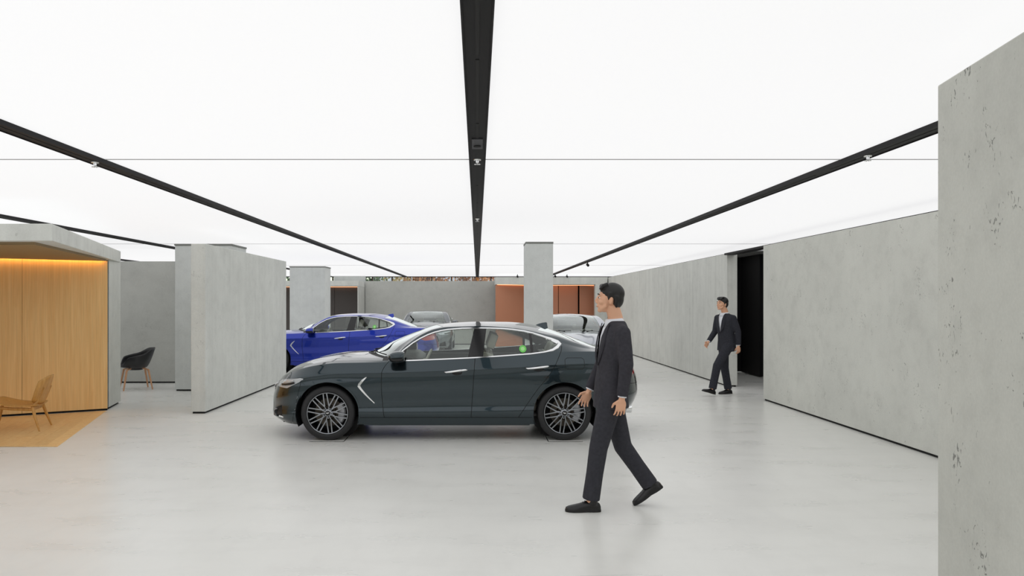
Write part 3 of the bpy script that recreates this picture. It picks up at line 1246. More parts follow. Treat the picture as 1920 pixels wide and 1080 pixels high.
def s_at_y(y, rear=False):
    best = None
    for u, s in zip(S.ucols, S.s_col):
        px, py, _ = S.lowpt(u, .75)
        if (u[0] == 'r') == rear and u[0] != 'm':
            d = abs(py - y)
            if best is None or d < best[0]:
                best = (d, s)
    return best[1]


s_end = S.s_col[-1]
GAP = .0035
low = lambda f, lab, s: lab == 'low'
lowside = lambda f, lab, s: lab == 'low' and .3 < s.v[f[0]][0] < 3.0
for cx in (0.0, WB):
    S.cut(lambda p, cx=cx: math.hypot(p[0] - cx, p[2] - AX_Z) - R_ARCH, lambda f, lab, s, cx=cx: lab == 'low' and abs(s.v[f[0]][0] - cx) < .6)
    S.cut(lambda p, cx=cx: math.hypot(p[0] - cx, p[2] - AX_Z) - R_ARCH - .018, lambda f, lab, s, cx=cx: lab == 'low' and abs(s.v[f[0]][0] - cx) < .6)
    keep = [i for i, f in enumerate(S.f) if not (S.lab[i] == 'low' and math.hypot(S.cen(f)[0] - cx, S.cen(f)[2] - AX_Z) < R_ARCH)]
    S.f, S.lab = [S.f[i] for i in keep], [S.lab[i] for i in keep]
for fn in (door_f, door_m, door_r):
    for sgn in (-1, 1):
        S.cut(lambda p, fn=fn, sgn=sgn: p[0] - fn(p[2]) + sgn * GAP, lambda f, lab, s: .5 < s.v[f[0]][0] < 3.0 and (lab == 'low' or s.v[f[0]][4] < 1.2))
for sgn in (-1, 1):
    S.cut(lambda p, sgn=sgn: p[2] - .272 + sgn * GAP, lowside)
# front bumper / headlamp / grille / intake
bump_f = lambda p: p[0] + .345 - .25 * (p[2] - .6)
HEAD = [(s_at_y(.50), .615), (s_at_y(.47), .672), (s_at_y(.60), .700), (s_at_x(-.34), .742), (s_at_x(-.30), .735), (s_at_x(-.36), .69), (s_at_x(-.52), .610)]
GRIL = [(-.2, .635), (.36, .635), (.41, .585), (.30, .41), (.13, .285), (-.2, .285)]
INTK = [(.50, .245), (.80, .25), (.78, .40), (.58, .345)]
head_d, gril_d, intk_d = poly_field(HEAD), poly_field(GRIL), poly_field(INTK)
front = lambda f, lab, s: lab == 'low' and s.v[f[0]][0] < -.15
for sgn in (-1, 1):
    S.cut(lambda p, sgn=sgn: bump_f(p) + sgn * GAP * .7, lambda f, lab, s: lab == 'low' and s.v[f[0]][0] < -.15 and s.v[f[0]][2] < .70)
for d_ in (head_d, gril_d, intk_d):
    S.cut(lambda p, d_=d_: d_(p[3], p[2]), front)
S.cut(lambda p: gril_d(p[3], p[2]) - .022, front)
# rear: tail lamps, bumper line, number plate recess
TAIL = [(s_end - .42, .80), (s_end - .42, .92), (s_end - .80, .935), (s_end - 1.12, .90), (s_end - 1.10, .84), (s_end - .92, .76), (s_end - .62, .77)]
PLATE = [(s_end - .30, .70), (s_end + .2, .70), (s_end + .2, .84), (s_end - .30, .84)]
DIFF = [(s_end - .62, .20), (s_end + .2, .20), (s_end + .2, .42), (s_end - .55, .40)]
tail_d, plate_d, diff_d = poly_field(TAIL), poly_field(PLATE), poly_field(DIFF)
rear = lambda f, lab, s: lab == 'low' and s.v[f[0]][0] > 2.95
for d_ in (tail_d, plate_d, diff_d):
    S.cut(lambda p, d_=d_: d_(p[3], p[2]), rear)
for sgn in (-1, 1):
    S.cut(lambda p, sgn=sgn: p[2] - .655 - .06 * (3.83 - p[0]) + sgn * GAP * .7, lambda f, lab, s: lab == 'low' and s.v[f[0]][0] > 3.05)
    S.cut(lambda p, sgn=sgn: p[3] - (s_end - .60) + sgn * GAP * .7, lambda f, lab, s: lab == 'low' and s.v[f[0]][0] > 3.3 and s.v[f[0]][2] > .6)
# fuel door outline (left side only shows it, harmless on the other)
FUEL = [(2.835, .87), (2.86, .853), (3.04, .853), (3.065, .875), (3.06, .965), (3.035, .985), (2.86, .985), (2.833, .965)]
fuel_d = poly_field(FUEL)
S.cut(lambda p: fuel_d(p[0], p[2]), lambda f, lab, s: lab == 'low' and 2.6 < s.v[f[0]][0] < 3.3 and s.v[f[0]][2] > .7)
# side glass
dlo_d = poly_field(DLO)
isup = lambda f, lab, s: lab == 'up' and s.v[f[0]][4] < 1.9 and .5 < s.v[f[0]][0] < 3.0
S.cut(lambda p: dlo_d(p[0], p[2]), isup)
S.cut(lambda p: p[0] - .90 - (p[2] - .95) * .25, isup)
bp_f = lambda p: p[0] - (1.670 + (p[2] - .97) * .24)
bp_r = lambda p: p[0] - (1.852 + (p[2] - .97) * .13)
S.cut(bp_f, isup)
S.cut(bp_r, isup)
qd = lambda p, w: p[0] - (2.447 - (p[2] - 1.03) * .06) + w
S.cut(lambda p: qd(p, -.016), isup)
S.cut(lambda p: qd(p, .016), isup)
# upper: hood gap, cowl, windscreen, rear screen, boot lid (in station / section space)
upp = lambda f, lab, s: lab == 'up' and max(s.v[i][4] for i in f) > .2
st = lambda p: p[3] if p[4] > 0 else p[0]
def hood_edge(p):
    return (p[4] if p[4] > 0 else 0) - 1.0
for x_, lo_, hi_ in ((.655, .3, 1.0), (.72, .3, 1.0), (1.395, 1.1, 1.8), (2.50, 2.1, 2.9), (3.27, 3.0, 3.5)):
    S.cut(lambda p, x_=x_: st(p) - x_, lambda f, lab, s, lo_=lo_, hi_=hi_: lab == 'up' and lo_ < st(s.v[f[1]]) < hi_)
for t_, lo_, hi_ in ((1.0 - .02, -.7, .68), (1.0 + .02, -.7, .68), (2.12, .7, 1.42), (2.14, 2.45, 3.3), (1.15, 3.2, 3.8)):
    S.cut(lambda p, t_=t_: p[4] - t_, lambda f, lab, s, lo_=lo_, hi_=hi_: lab == 'up' and lo_ < st(s.v[f[1]]) < hi_)
for x_ in (.655 - .008, 3.27 + .008):
    S.cut(lambda p, x_=x_: st(p) - x_, lambda f, lab, s: lab == 'up')


def classify(f, lab):
    x, y, z, s, t = S.cen(f)
    if lab == 'low':
        for cx in (0.0, WB):
            if math.hypot(x - cx, z - AX_Z) < R_ARCH + .017:
                return 'arch_lip_f' if cx < 1 else 'arch_lip_r'
        if x < -.1:
            if head_d(s, z) < 0:
                return 'headlight'
            if gril_d(s, z) < 0:
                return 'grille'
            if gril_d(s, z) < .022 and s < .6:
                return 'grille_frame'
            if intk_d(s, z) < 0:
                return 'air_intake'
            b_ = bump_f((x, y, z))
            if abs(b_) < GAP * .7 and z < .70:
                return 'panel_gap'
            if b_ < 0:
                return 'front_bumper'
        if x > 3.0:
            if tail_d(s, z) < 0:
                return 'tail_light'
            if plate_d(s, z) < 0:
                return 'plate_recess'
            if diff_d(s, z) < 0:
                return 'diffuser'
            b_ = z - .655 - .06 * (3.83 - x)
            if x > 3.2 and abs(b_) < GAP * .7:
                return 'panel_gap'
            if b_ < 0:
                return 'rear_bumper'
            if x > 3.3 and abs(s - (s_end - .60)) < GAP * .7:
                return 'panel_gap'
            if s > s_end - .60:
                return 'boot_lid'
        if fuel_d(x, z) < 0:
            return 'fuel_flap'
    if lab == 'low' or (t < 1.2 and .6 < x < 2.9):
        if lab == 'up':
            if dlo_d(x, z) < 0:
                p = (x, y, z)
                if x < .90 + (z - .95) * .25:
                    return 'window_sail'
                if bp_f(p) < 0:
                    return 'front_window'
                if bp_r(p) < 0:
                    return 'window_pillar'
                if qd(p, .016) < 0:
                    return 'back_window'
                if qd(p, -.016) < 0:
                    return 'window_divider'
                return 'quarter_window'
        if lab == 'low' or z < 1.12 and .7 < x < 2.9 and t < .6:
            for fn in (door_f, door_m, door_r):
                if abs(x - fn(z)) < GAP and z > .265:
                    return 'panel_gap'
            if .3 < x < 2.5 and abs(z - .272) < GAP:
                return 'panel_gap'
            if .3 < x < 2.55 and z < .272:
                return 'sill'
            if x < door_f(z):
                return 'front_fender'
            if x < door_m(z):
                return 'front_door'
            if x < door_r(z):
                return 'rear_door'
            return 'rear_fender'
    xs = s if t > .101 else x
    if xs < .647:
        if abs(t - 1.0) < .02 and xs > -.66:
            return 'panel_gap'
        return 'hood' if t > 1 or xs < -.66 else 'front_fender'
    if xs < .655:
        return 'panel_gap' if t > 1 else 'front_fender'
    if xs < .72:
        return 'cowl' if t > 1 else 'front_fender'
    if xs < 1.395:
        return 'windshield' if t > 2.12 else 'roof'
    if xs < 2.50:
        return 'roof'
    if xs < 3.27:
        return 'rear_windshield' if t > 2.14 else 'rear_fender'
    if xs < 3.278:
        return 'panel_gap' if t > 1.15 else 'rear_fender'
    return 'boot_lid' if t > 1.15 else 'rear_fender'


groups = {}
for f, lab in zip(S.f, S.lab):
    groups.setdefault(classify(f, lab), []).append(f)

PART_MAT = {'headlight': 'lamp', 'grille': 'plastic', 'grille_frame': 'chrome', 'air_intake': 'plastic', 'tail_light': 'tail', 'plate_recess': 'glossblack',
            'diffuser': 'plastic', 'panel_gap': 'slot', 'window_sail': 'glossblack', 'front_window': 'glass', 'back_window': 'glass', 'quarter_window': 'glass',
            'window_pillar': 'glossblack', 'window_divider': 'glossblack', 'cowl': 'plastic', 'windshield': 'screen', 'rear_windshield': 'screen'}
PUSH = {'grille': -.025, 'air_intake': -.03, 'panel_gap': -.003, 'front_window': -.005, 'back_window': -.005, 'quarter_window': -.005, 'windshield': -.002,
        'rear_windshield': -.002, 'window_pillar': -.002, 'window_divider': -.003, 'plate_recess': -.02, 'grille_frame': .004, 'arch_lip_f': .004, 'arch_lip_r': .004, 'headlight': -.003}
CENTRE = {'hood', 'roof', 'windshield', 'rear_windshield', 'boot_lid', 'front_bumper', 'rear_bumper', 'grille', 'grille_frame', 'plate_recess', 'diffuser', 'panel_gap', 'cowl'}
NAMES = {'back_window': 'rear_window', 'front_window': 'door_window', 'arch_lip_f': 'wheel_arch_lip', 'arch_lip_r': 'wheel_arch_lip', 'panel_gap': 'panel_joint'}
OFF = WB / 2      # the Empty sits at mid wheelbase


def emit_part(mb, faces, side, push):
    remap = {}
    for f in faces:
        q_ = []
        for i in f:
            if i not in remap:
                n = S.n[i]
                p = Vector(S.v[i][:3]) + n * push
                remap[i] = len(mb.v)
                mb.v.append(Vector((p.x - OFF, p.y * side, p.z)))
                mb.n.append(Vector((n.x, n.y * side, n.z)))
            q_.append(remap[i])
        mb.f.append(q_[::-1] if side > 0 else q_)


def cp(x, y, z):
    return Vector((x - OFF, y, z))


def side_pt(x, z, off, side):
    n = surf_n(x, z)
    p = Vector((x, surf_y(x, z), z)) + n * off
    return Vector((p.x - OFF, p.y * side, p.z))


def ribbon(pts, widths, side, thick=.007, base=-.002, closed=False):
    """raised strip lying on the body side along (x, z) points"""
    m = MB()
    n = len(pts)
    rows = []
    for i, (x, z) in enumerate(pts):
        a = pts[(i - 1) % n] if closed or i > 0 else pts[0]
        b = pts[(i + 1) % n] if closed or i < n - 1 else pts[-1]
        tx, tz = b[0] - a[0], b[1] - a[1]
        l_ = math.hypot(tx, tz)
        nx, nz = -tz / l_, tx / l_
        w = widths[i]
        rows.append([side_pt(x + nx * w * k_, z + nz * w * k_, o_, side) for k_, o_ in ((-1, base), (-.72, thick), (.72, thick), (1, base))])
    if closed:
        rows.append(rows[0])
    return m.grid(rows, flip=side < 0)


def resample(pts, step, closed=False):
    out = []
    n = len(pts)
    for i in range(n if closed else n - 1):
        a, b = pts[i], pts[(i + 1) % n]
        l_ = math.hypot(b[0] - a[0], b[1] - a[1])
        k_ = max(1, int(l_ / step))
        out += [(a[0] + (b[0] - a[0]) * j / k_, a[1] + (b[1] - a[1]) * j / k_) for j in range(k_)]
    if not closed:
        out.append(pts[-1])
    return out


# ---- wheel (local y: + is the outer face)
def wheel_meshes():
    rim = MB()
    rim.lathe([(.246, .012), (.249, .004), (.247, -.004), (.236, -.008), (.233, .0), (.238, .010)], 64, 'y', closed=True)
    for k_ in range(10):
        th = 2 * PI * k_ / 10 + PI / 2
        for s in (-1, 1):
            a0, a1 = th + s * R(17), th + s * R(5.0)
            p0 = Vector((.088 * math.cos(a0), -.012, .088 * math.sin(a0)))
            pm = Vector((.155 * math.cos((a0 * .25 + a1 * .75)), -.006, .155 * math.sin((a0 * .25 + a1 * .75))))
            p1 = Vector((.237 * math.cos(a1), -.002, .237 * math.sin(a1)))
            pm = (p0 + p1) / 2 + Vector((0, .003, 0))
            d = (p1 - p0).normalized()
            sd = d.cross(Vector((0, 1, 0)))
            rows = []
            for p, w in ((p0, .0078), (pm, .0068), (p1, .0075)):
                rows.append([p - sd * w * 1.25 - Vector((0, .035, 0)), p - sd * w, p + sd * w, p + sd * w * 1.25 - Vector((0, .035, 0))])
            rim.grid(rows)
    rim.lathe([(0, -.006), (.03, -.006), (.034, -.008), (.042, -.012), (.050, -.020), (.054, -.035), (.04, -.05)], 40, 'y')
    for k_ in range(10):
        th = 2 * PI * k_ / 10 + PI / 2 + R(18)
        rim.tube([(.035 * math.cos(th), -.020, .035 * math.sin(th)), (.096 * math.cos(th), -.022, .092 * math.sin(th))], .0105, 6)
    tyre = MB().lathe([(.245, -.21), (.26, -.222), (.30, -.224), (.318, -.214), (.3245, -.19), (.325, -.13), (.325, -.10), (.3245, -.03), (.318, -.006), (.30, .006),
                       (.272, .010), (.252, .006), (.246, -.004)], 64, 'y')
    barrel = MB().lathe([(.247, -.004), (.236, -.012), (.226, -.06), (.222, -.20)], 48, 'y').lathe([(.222, -.165), (.05, -.165), (.0, -.165)], 48, 'y')
    disc = MB().lathe([(.0, -.075), (.08, -.072), (.085, -.085), (.09, -.09), (.168, -.09), (.168, -.118), (.09, -.118)], 48, 'y')
    cal = MB()
    rows = []
    for i in range(10):
        a = R(-38 + 76 * i / 9)
        rows.append([Vector((r_ * math.cos(a), y_, r_ * math.sin(a))) for r_, y_ in ((.115, -.088), (.122, -.058), (.188, -.054), (.205, -.07), (.205, -.12))])
    cal.grid(rows, flip=True)
    cap = MB().lathe([(0, .001), (.024, 0), (.029, -.003), (.031, -.008)], 28, 'y')
    emb = MB()
    for s in (-1, 1):
        emb.add([(s * .004, .0022, .006), (s * .021, .0022, .0045), (s * .016, .0022, .0), (s * .004, .0022, -.004)], [(0, 1, 2, 3) if s > 0 else (3, 2, 1, 0)])
    emb.add([(-.005, .0024, .005), (.005, .0024, .005), (.004, .0024, -.004), (0, .0024, -.007), (-.004, .0024, -.004)], [(0, 1, 2, 3, 4)])
    lugs = MB()
    for k_ in range(5):
        a = 2 * PI * k_ / 5 + PI / 2 + R(36)
        lugs.tube([(.058 * math.cos(a), -.018, .058 * math.sin(a)), (.058 * math.cos(a), -.002, .058 * math.sin(a))], .0085, 6)
    return rim, tyre, barrel, disc, cal, cap, emb, lugs


def build_car(label, group):
    root = empty('sedan_car', (0, 0, 0), 0, label, 'car', group)
    objs = {}
    for nm, faces in groups.items():
        mat = M[PART_MAT.get(nm, 'p_dark')]
        nice = NAMES.get(nm, nm)
        sides = [(1, -1)] if nm in CENTRE else [(1,), (-1,)]
        for ss in sides:
            mb = MB()
            mb.n = []
            for s in ss:
                emit_part(mb, faces, s, PUSH.get(nm, 0))
            if nm in ('panel_gap',):
                mb.n = None
            objs[(nm, ss[0])] = mb.build(nice, mat, root, smooth=True)
    # radiator mesh in the grille
    m = MB()
    for i in range(-9, 10):
        for j in range(8):
            y0 = i * .04 + (.02 if j % 2 else 0)
            z0 = .30 + j * .042
            if abs(y0) < .10 + (z0 - .285) * .75 and abs(y0) < .37:
                sx = s_x = -.83
                m.tube([(sx - OFF, y0 - .02, z0), (sx - OFF + .004, y0, z0 + .02), (sx - OFF, y0 + .02, z0)], .0035, 4)
                m.tube([(sx - OFF, y0 - .02, z0), (sx - OFF + .004, y0, z0 - .02), (sx - OFF, y0 + .02, z0)], .0035, 4)
    for p in m.v:
        fy_ = min(.99, abs(p.y) / .9)
        p.x += .80 * (1 - (1 - fy_ ** PF) ** (1 / PF)) + .022
    g_ = m.build('grille_mesh', M['satin'], objs[('grille', 1)])
    for s in (-1, 1):
        # lamp internals: two bright rods across a dark bezel
        hl = objs[('headlight', s)]
        for bz in ([(-.60, .648), (-.54, .652), (-.47, .664), (-.41, .682)], ):
            q_ = resample(bz, .02)
            ribbon(q_, [.013] * len(q_), s, .006, .001).build('lamp_bezel', M['glossblack'], hl, smooth=True)
        q_ = resample([(-.57, .676), (-.50, .688), (-.42, .708)], .02)
        ribbon(q_, [.005] * len(q_), s, .006, .001).build('lamp_rod', M['chrome'], hl, smooth=True)
        # chrome glass surround
        pts = resample(DLO, .035, True)
        wd_ = []
        for x, z in pts:
            w = .0088
            d = math.hypot(x - 2.775, (z - 1.15) * 1.4)
            w += .017 * max(0, 1 - d / .20)
            wd_.append(w)
        pts2 = []
        for i, (x, z) in enumerate(pts):   # push the wide tail end outwards
            d = math.hypot(x - 2.775, (z - 1.15) * 1.4)
            pts2.append((x + .016 * max(0, 1 - d / .2), z - .004 * max(0, 1 - d / .2)))
        ribbon(pts2, wd_, s, .006, -.004, True).build('window_trim', M['chrome'], root, smooth=True, split=50)
        if s < 0:
            q_ = resample(FUEL, .02, True)
            ribbon(q_, [.0032] * len(q_), s, .0012, -.001, True).build('flap_joint', M['slot'], objs[('fuel_flap', s)])
        # door handles
        for dn, (hx, hz) in (('front_door', (1.533, .826)), ('rear_door', (2.505, .872))):
            m = MB()
            ps = [side_pt(hx + .132 * k_, hz + .012 * k_ + .003, [.0, .02, .03, .03, .02, .0][i_], s) for i_, k_ in enumerate((-1, -.85, -.4, .4, .85, 1))]
            m.tube(ps, [.010, .016, .018, .019, .018, .010], 10, flat=(.75, 1.0), up=(0, 1, 0))
            m.build('door_handle', M['chrome'], objs[(dn, s)], smooth=True, split=60)
            m = MB()
            cup = [side_pt(hx + .062 * math.cos(a) + .012, hz - .014 + .034 * math.sin(a), .0012, s) for a in [2 * PI * i / 20 for i in range(20)]]
            m.add(cup, [list(range(20)) if s < 0 else list(range(20))[::-1]])
            m.build('handle_cup', M['plastic'], objs[(dn, s)])
        # fender garnish (chrome V)
        A = [(.468, .758), (.42, .715), (.385, .672), (.378, .650), (.40, .62), (.45, .56), (.51, .495), (.56, .445)]
        ribbon(resample(A, .03), [.007 + .015 * math.sin(PI * min(1, i / 9)) if i < 5 else max(.004, .024 - .0016 * i) for i in range(len(resample(A, .03)))], s, .008, -.002).build('fender_garnish', M['chrome'], root, smooth=True, split=50)
        # lower chrome at door: side skirt line
        m = MB()
        m.box((.42 - OFF, s * .79 - .04, .168), (2.42 - OFF, s * .79 + .04, .215))
        m.build('side_skirt', M['p_dark'], root, bevel=.012)
        # mirror
        mx = objs[('front_door', s)]
        m = MB()
        prof = [(.735, .014), (.752, .050), (.79, .070), (.85, .076), (.905, .070), (.925, .058)]
        rows = []
        for x, r_ in prof:
            rows.append([cp(x, s * (.985 + 1.35 * r_ * math.cos(a)), 1.005 + .012 * (x - .82) * 5 + r_ * .86 * math.sin(a)) for a in [2 * PI * i / 18 for i in range(19)]])
        m.grid(rows, flip=s < 0)
        cap_ = m.build('mirror_housing', M['p_dark'], mx, smooth=True)
        m = MB()
        m.add(rows[-1][:18], [list(range(18)) if s > 0 else list(range(18))[::-1]])
        m.build('mirror_glass', M['satin'], mx)
        m = MB()
        rows2 = []
        for x, r_ in [(.74, .014), (.755, .052), (.79, .073), (.85, .079), (.915, .072)]:
            rows2.append([cp(x, s * (.985 + 1.36 * r_ * math.cos(a)), 1.001 + .012 * (x - .82) * 5 + r_ * .9 * math.sin(a)) for a in [PI + PI * (.06 + .3 * i / 8) * 1.0 for i in range(9)] + [PI * 1.36 + PI * .58 * i / 8 for i in range(9)]])
        m.grid(rows2, flip=s < 0)
        m.tube([cp(.83, s * .85, .945), cp(.82, s * .90, .945), cp(.82, s * .95, .960)], [.022, .02, .02], 10)
        m.build('mirror_base', M['glossblack'], mx, smooth=True, split=60)
        # interior door cards
        m = MB()
        m.box((.85 - OFF, s * .73 - .02, .40), (2.35 - OFF, s * .73 + .02, .945))
        m.box((.95 - OFF, s * .69 - .04, .66), (2.25 - OFF, s * .69 + .04, .72))
        m.build('door_card', M['leather_d'], root, bevel=.02)
        # front seat
        m = MB()
        y0 = s * .36
        m.box((1.22 - OFF, y0 - .26, .28), (1.74 - OFF, y0 + .26, .50))
        rt = Matrix.Translation(cp(1.72, y0, .46)) @ Matrix.Rotation(R(20), 4, 'Y')
        m.box((-.07, -.25, 0), (.07, .25, .60), rt)
        m.box((-.05, -.14, .66), (.05, .14, .84), rt)
        m.box((-.012, -.06, .58), (.012, .06, .68), rt)
        m.build('front_seat', M['leather'], root, bevel=.045, seg=3, smooth=True)
        # wiper
        m = MB()
        pts = []
        for i in range(9):
            k_ = .15 + .75 * i / 8 if s < 0 else .12 + .72 * i / 8
            x_, y_, z_ = up_p(.735, low_y(.735, 1), 3 - k_)
            pts.append(cp(x_ - .004, s * y_, z_ + .018))
        m.tube(pts, .007, 6)
        m.tube([pts[2] + Vector((-.05, 0, -.012)), pts[4] + Vector((0, 0, .01))], .009, 6)
        m.build('wiper', M['plastic'], root, smooth=True)
    # rear bench
    m = MB()
    m.box((2.06 - OFF, -.64, .30), (2.52 - OFF, .64, .50))
    rt = Matrix.Translation(cp(2.50, 0, .46)) @ Matrix.Rotation(R(24), 4, 'Y')
    m.box((-.07, -.63, 0), (.07, .63, .58), rt)
    for y0 in (-.36, .36):
        m.box((-.045, y0 - .13, .56), (.045, y0 + .13, .72), rt)
    m.build('rear_seat', M['leather'], root, bevel=.045, seg=3, smooth=True)
    # dashboard and shelf
    m = MB()
    rows = []
    for x, z in ((.62, .90), (.80, .985), (.98, .98), (1.06, .93), (1.05, .80), (.98, .62), (.9, .45)):
        rows.append([cp(x + .03 * (1 - (k_ / 5) ** 2), k_ / 5 * .72, z + (.02 if x < 1.0 and abs(k_ + 2.5) < 1.3 else 0)) for k_ in range(-5, 6)])
    m.grid(rows, flip=True)
    m.build('dashboard', M['leather_d'], root, smooth=True, solid=.02)
    m = MB()
    m.box((2.62 - OFF, -.62, .985), (3.2 - OFF, .62, 1.0))
    m.build('parcel_shelf', M['leather_d'], root)
    m = MB()
    m.box((.75 - OFF, -.72, .26), (2.75 - OFF, .72, .30))
    m.box((.95 - OFF, -.11, .28), (2.05 - OFF, .11, .56))
    m.build('cabin_floor', M['leather_d'], root, bevel=.02)
    # steering wheel (left hand drive: local -y)
    m = MB()
    c0 = cp(1.13, -.36, .885)
    ax = Vector((-.88, 0, .42)).normalized()
    e1, e2 = Vector((0, 1, 0)), ax.cross(Vector((0, 1, 0)))
    ring = [c0 + (e1 * math.cos(a) + e2 * math.sin(a)) * .182 for a in [2 * PI * i / 28 for i in range(28)]]
    m.tube(ring, .016, 8, closed=True)
    for a in (0, PI, PI * 1.5):
        m.tube([c0, c0 + (e1 * math.cos(a) + e2 * math.sin(a)) * -.18], [.03, .014], 8, flat=(1, .6))
    m.ball(c0, (.05, .07, .06))
    m.tube([c0, c0 + Vector((-.22, 0, -.10))], .035, 8)
    m.build('steering_wheel', M['leather'], root, smooth=True)
    # inner mirror
    m = MB()
    m.box((1.16 - OFF, -.12, 1.235), (1.19 - OFF, .12, 1.29))
    m.box((1.10 - OFF, -.035, 1.27), (1.15 - OFF, .035, 1.31))
    m.build('inner_mirror', M['plastic'], root, bevel=.012)
    # roof antenna fin
    m = MB()
    sec = []
    for x, h, w in ((2.54, .0, .006), (2.58, .026, .024), (2.63, .052, .030), (2.685, .076, .022), (2.70, .074, .016), (2.712, .0, .018)):
        xs = x - .115
        zb = up_p(xs, low_y(xs, 1), 3.0)[2] - .006
        sec.append([cp(x, -w, zb), cp(x, -w * .45, zb + h * .7), cp(x, 0, zb + h), cp(x, w * .45, zb + h * .7), cp(x, w, zb)])
    m.grid(sec, flip=False)
    m.build('antenna_fin', M['p_dark'], root, smooth=True, split=50)
    # under body, wheel housings
    m = MB()
    m.box((-.60 - OFF, -.60, .175), (3.05 - OFF, .60, .24))
    m.box((.42 - OFF, -.72, .18), (2.40 - OFF, .72, .26))
    m.build('underbody', M['plastic'], root)
    for cx in (0.0, WB):
        for s in (-1, 1):
            m = MB()
            rows = []
            for i in range(25):
                a = R(-25) + R(230) * i / 24
                rr_ = R_ARCH + .012
                rows.append([cp(cx + rr_ * math.cos(a), s * yy, AX_Z + rr_ * math.sin(a)) for yy in (.895, .55)])
            m.grid(rows, flip=s > 0)
            c_ = len(m.v)
            m.add([cp(cx + .385 * math.cos(a), s * .56, AX_Z + .385 * math.sin(a)) for a in [2 * PI * i / 24 for i in range(24)]], [list(range(24))])
            m.build('wheel_housing', M['plastic'], root)
    # exhaust tips
    for s in (-1, 1):
        MB().lathe([(.03, 0), (.046, 0), (.05, .01), (.05, .14), (.044, .14), (.04, .02)], 20, 'y').build('exhaust_tip', M['chrome'], root, smooth=True, split=50).matrix_local = Matrix.Translation(cp(3.70, s * .52, .33)) @ Matrix.Rotation(R(-90), 4, 'Z') @ Matrix.Translation((0, -.0, 0)) @ Matrix.Rotation(PI, 4, 'Z')
    # wheels
    parts = wheel_meshes()
    proto = None
    for cx in (0.0, WB):
        for s in (-1, 1):
            if proto is None:
                w = parts[0].build('wheel', M['rim'], root, smooth=True, split=35)
                parts[1].build('tyre', M['rubber'], w, smooth=True, split=60)
                parts[2].build('rim_barrel', M['rim_dark'], w, smooth=True, split=40)
                parts[3].build('brake_disc', M['disc'], w, smooth=True, split=40)
                parts[4].build('brake_caliper', M['caliper'], w, smooth=True, split=40)
                parts[5].build('hub_cap', M['glossblack'], w, smooth=True, split=40)
                parts[6].build('hub_emblem', M['emblem'], w)
                parts[7].build('lug_nut', M['rim'], w, smooth=True, split=30)
                proto = w
            else:
                w = copy_tree(proto, root)
            w.location = cp(cx, s * .893, AX_Z)
            w.rotation_euler = (0, R(8 if cx == 0 else -9), PI if s < 0 else 0)
            for ch in w.children:
                if ch.name.startswith('brake_caliper'):
                    # calipers sit behind the axle
                    ch.rotation_euler = (0, -w.rotation_euler.y + (PI if s < 0 and False else 0) + (PI if s < 0 else 0), 0)
    return root


CARS = 'four door sedans on display'
dark = build_car('dark green-grey sedan side on in the middle of the floor, nose to the left', CARS)
dark.location = (-1.788 + OFF, 9.2 + .925, .005)
blue = copy_tree(dark, None, {M['p_dark']: M['p_blue']})
blue.location = (-4.77 + OFF, 18.2 + .925, 0)
blue['label'] = 'bright blue sedan behind the dark car, nose hidden by the panel wall'
silver = copy_tree(dark, None, {M['p_dark']: M['p_silver']})
silver.location = (2.15, 16.55 + OFF, 0)
silver.rotation_euler = (0, 0, R(90))
silver['label'] = 'silver sedan facing the camera, behind the slim column and the tail of the dark car'
grey = copy_tree(dark, None, {M['p_dark']: M['p_grey']})
grey.location = (-1.75, 25.95 + OFF, 0)
grey.rotation_euler = (0, 0, R(90))
grey['label'] = 'grey sedan facing the camera, parked against the back wall'
bpy.context.view_layer.update()

# green round stickers on the back window of dark and blue car
for car in (dark, blue):
    for r_, off_, mt in ((.043, .0035, 'green'), (.024, .0045, 'green_l')):
        ps = [side_pt(2.335 + r_ * math.cos(a), 1.088 + r_ * math.sin(a), off_ - .002, -1) for a in [2 * PI * i / 24 for i in range(24)]]
        par = [c_ for c_ in car.children if c_.name.startswith('rear_window')][1]
        MB().add(ps, [list(range(24))]).build('window_sticker', M[mt], par)

# floor plates under the near wheels of the dark car
for px_, lb in ((-1.788, 'flat steel floor plate under the front wheel of the dark car'), (1.046, 'flat steel floor plate under the rear wheel of the dark car')):
    t = empty('wheel_plate', (px_, 9.33, 0), label=lb, cat='plate', group='floor plates under the dark car wheels')
    MB().box((-.20, -.155, 0), (.20, .26, .003)).build('plate_top', M['floor'], t)
    MB().box((-.205, -.165, 0), (.205, -.155, .004)).build('plate_edge', M['gap'], t)
    sx = 1 if px_ < 0 else -1
    MB().box((sx * .205 - .005, -.16, 0), (sx * .205 + .005, .26, .004)).build('plate_edge', M['satin'], t)

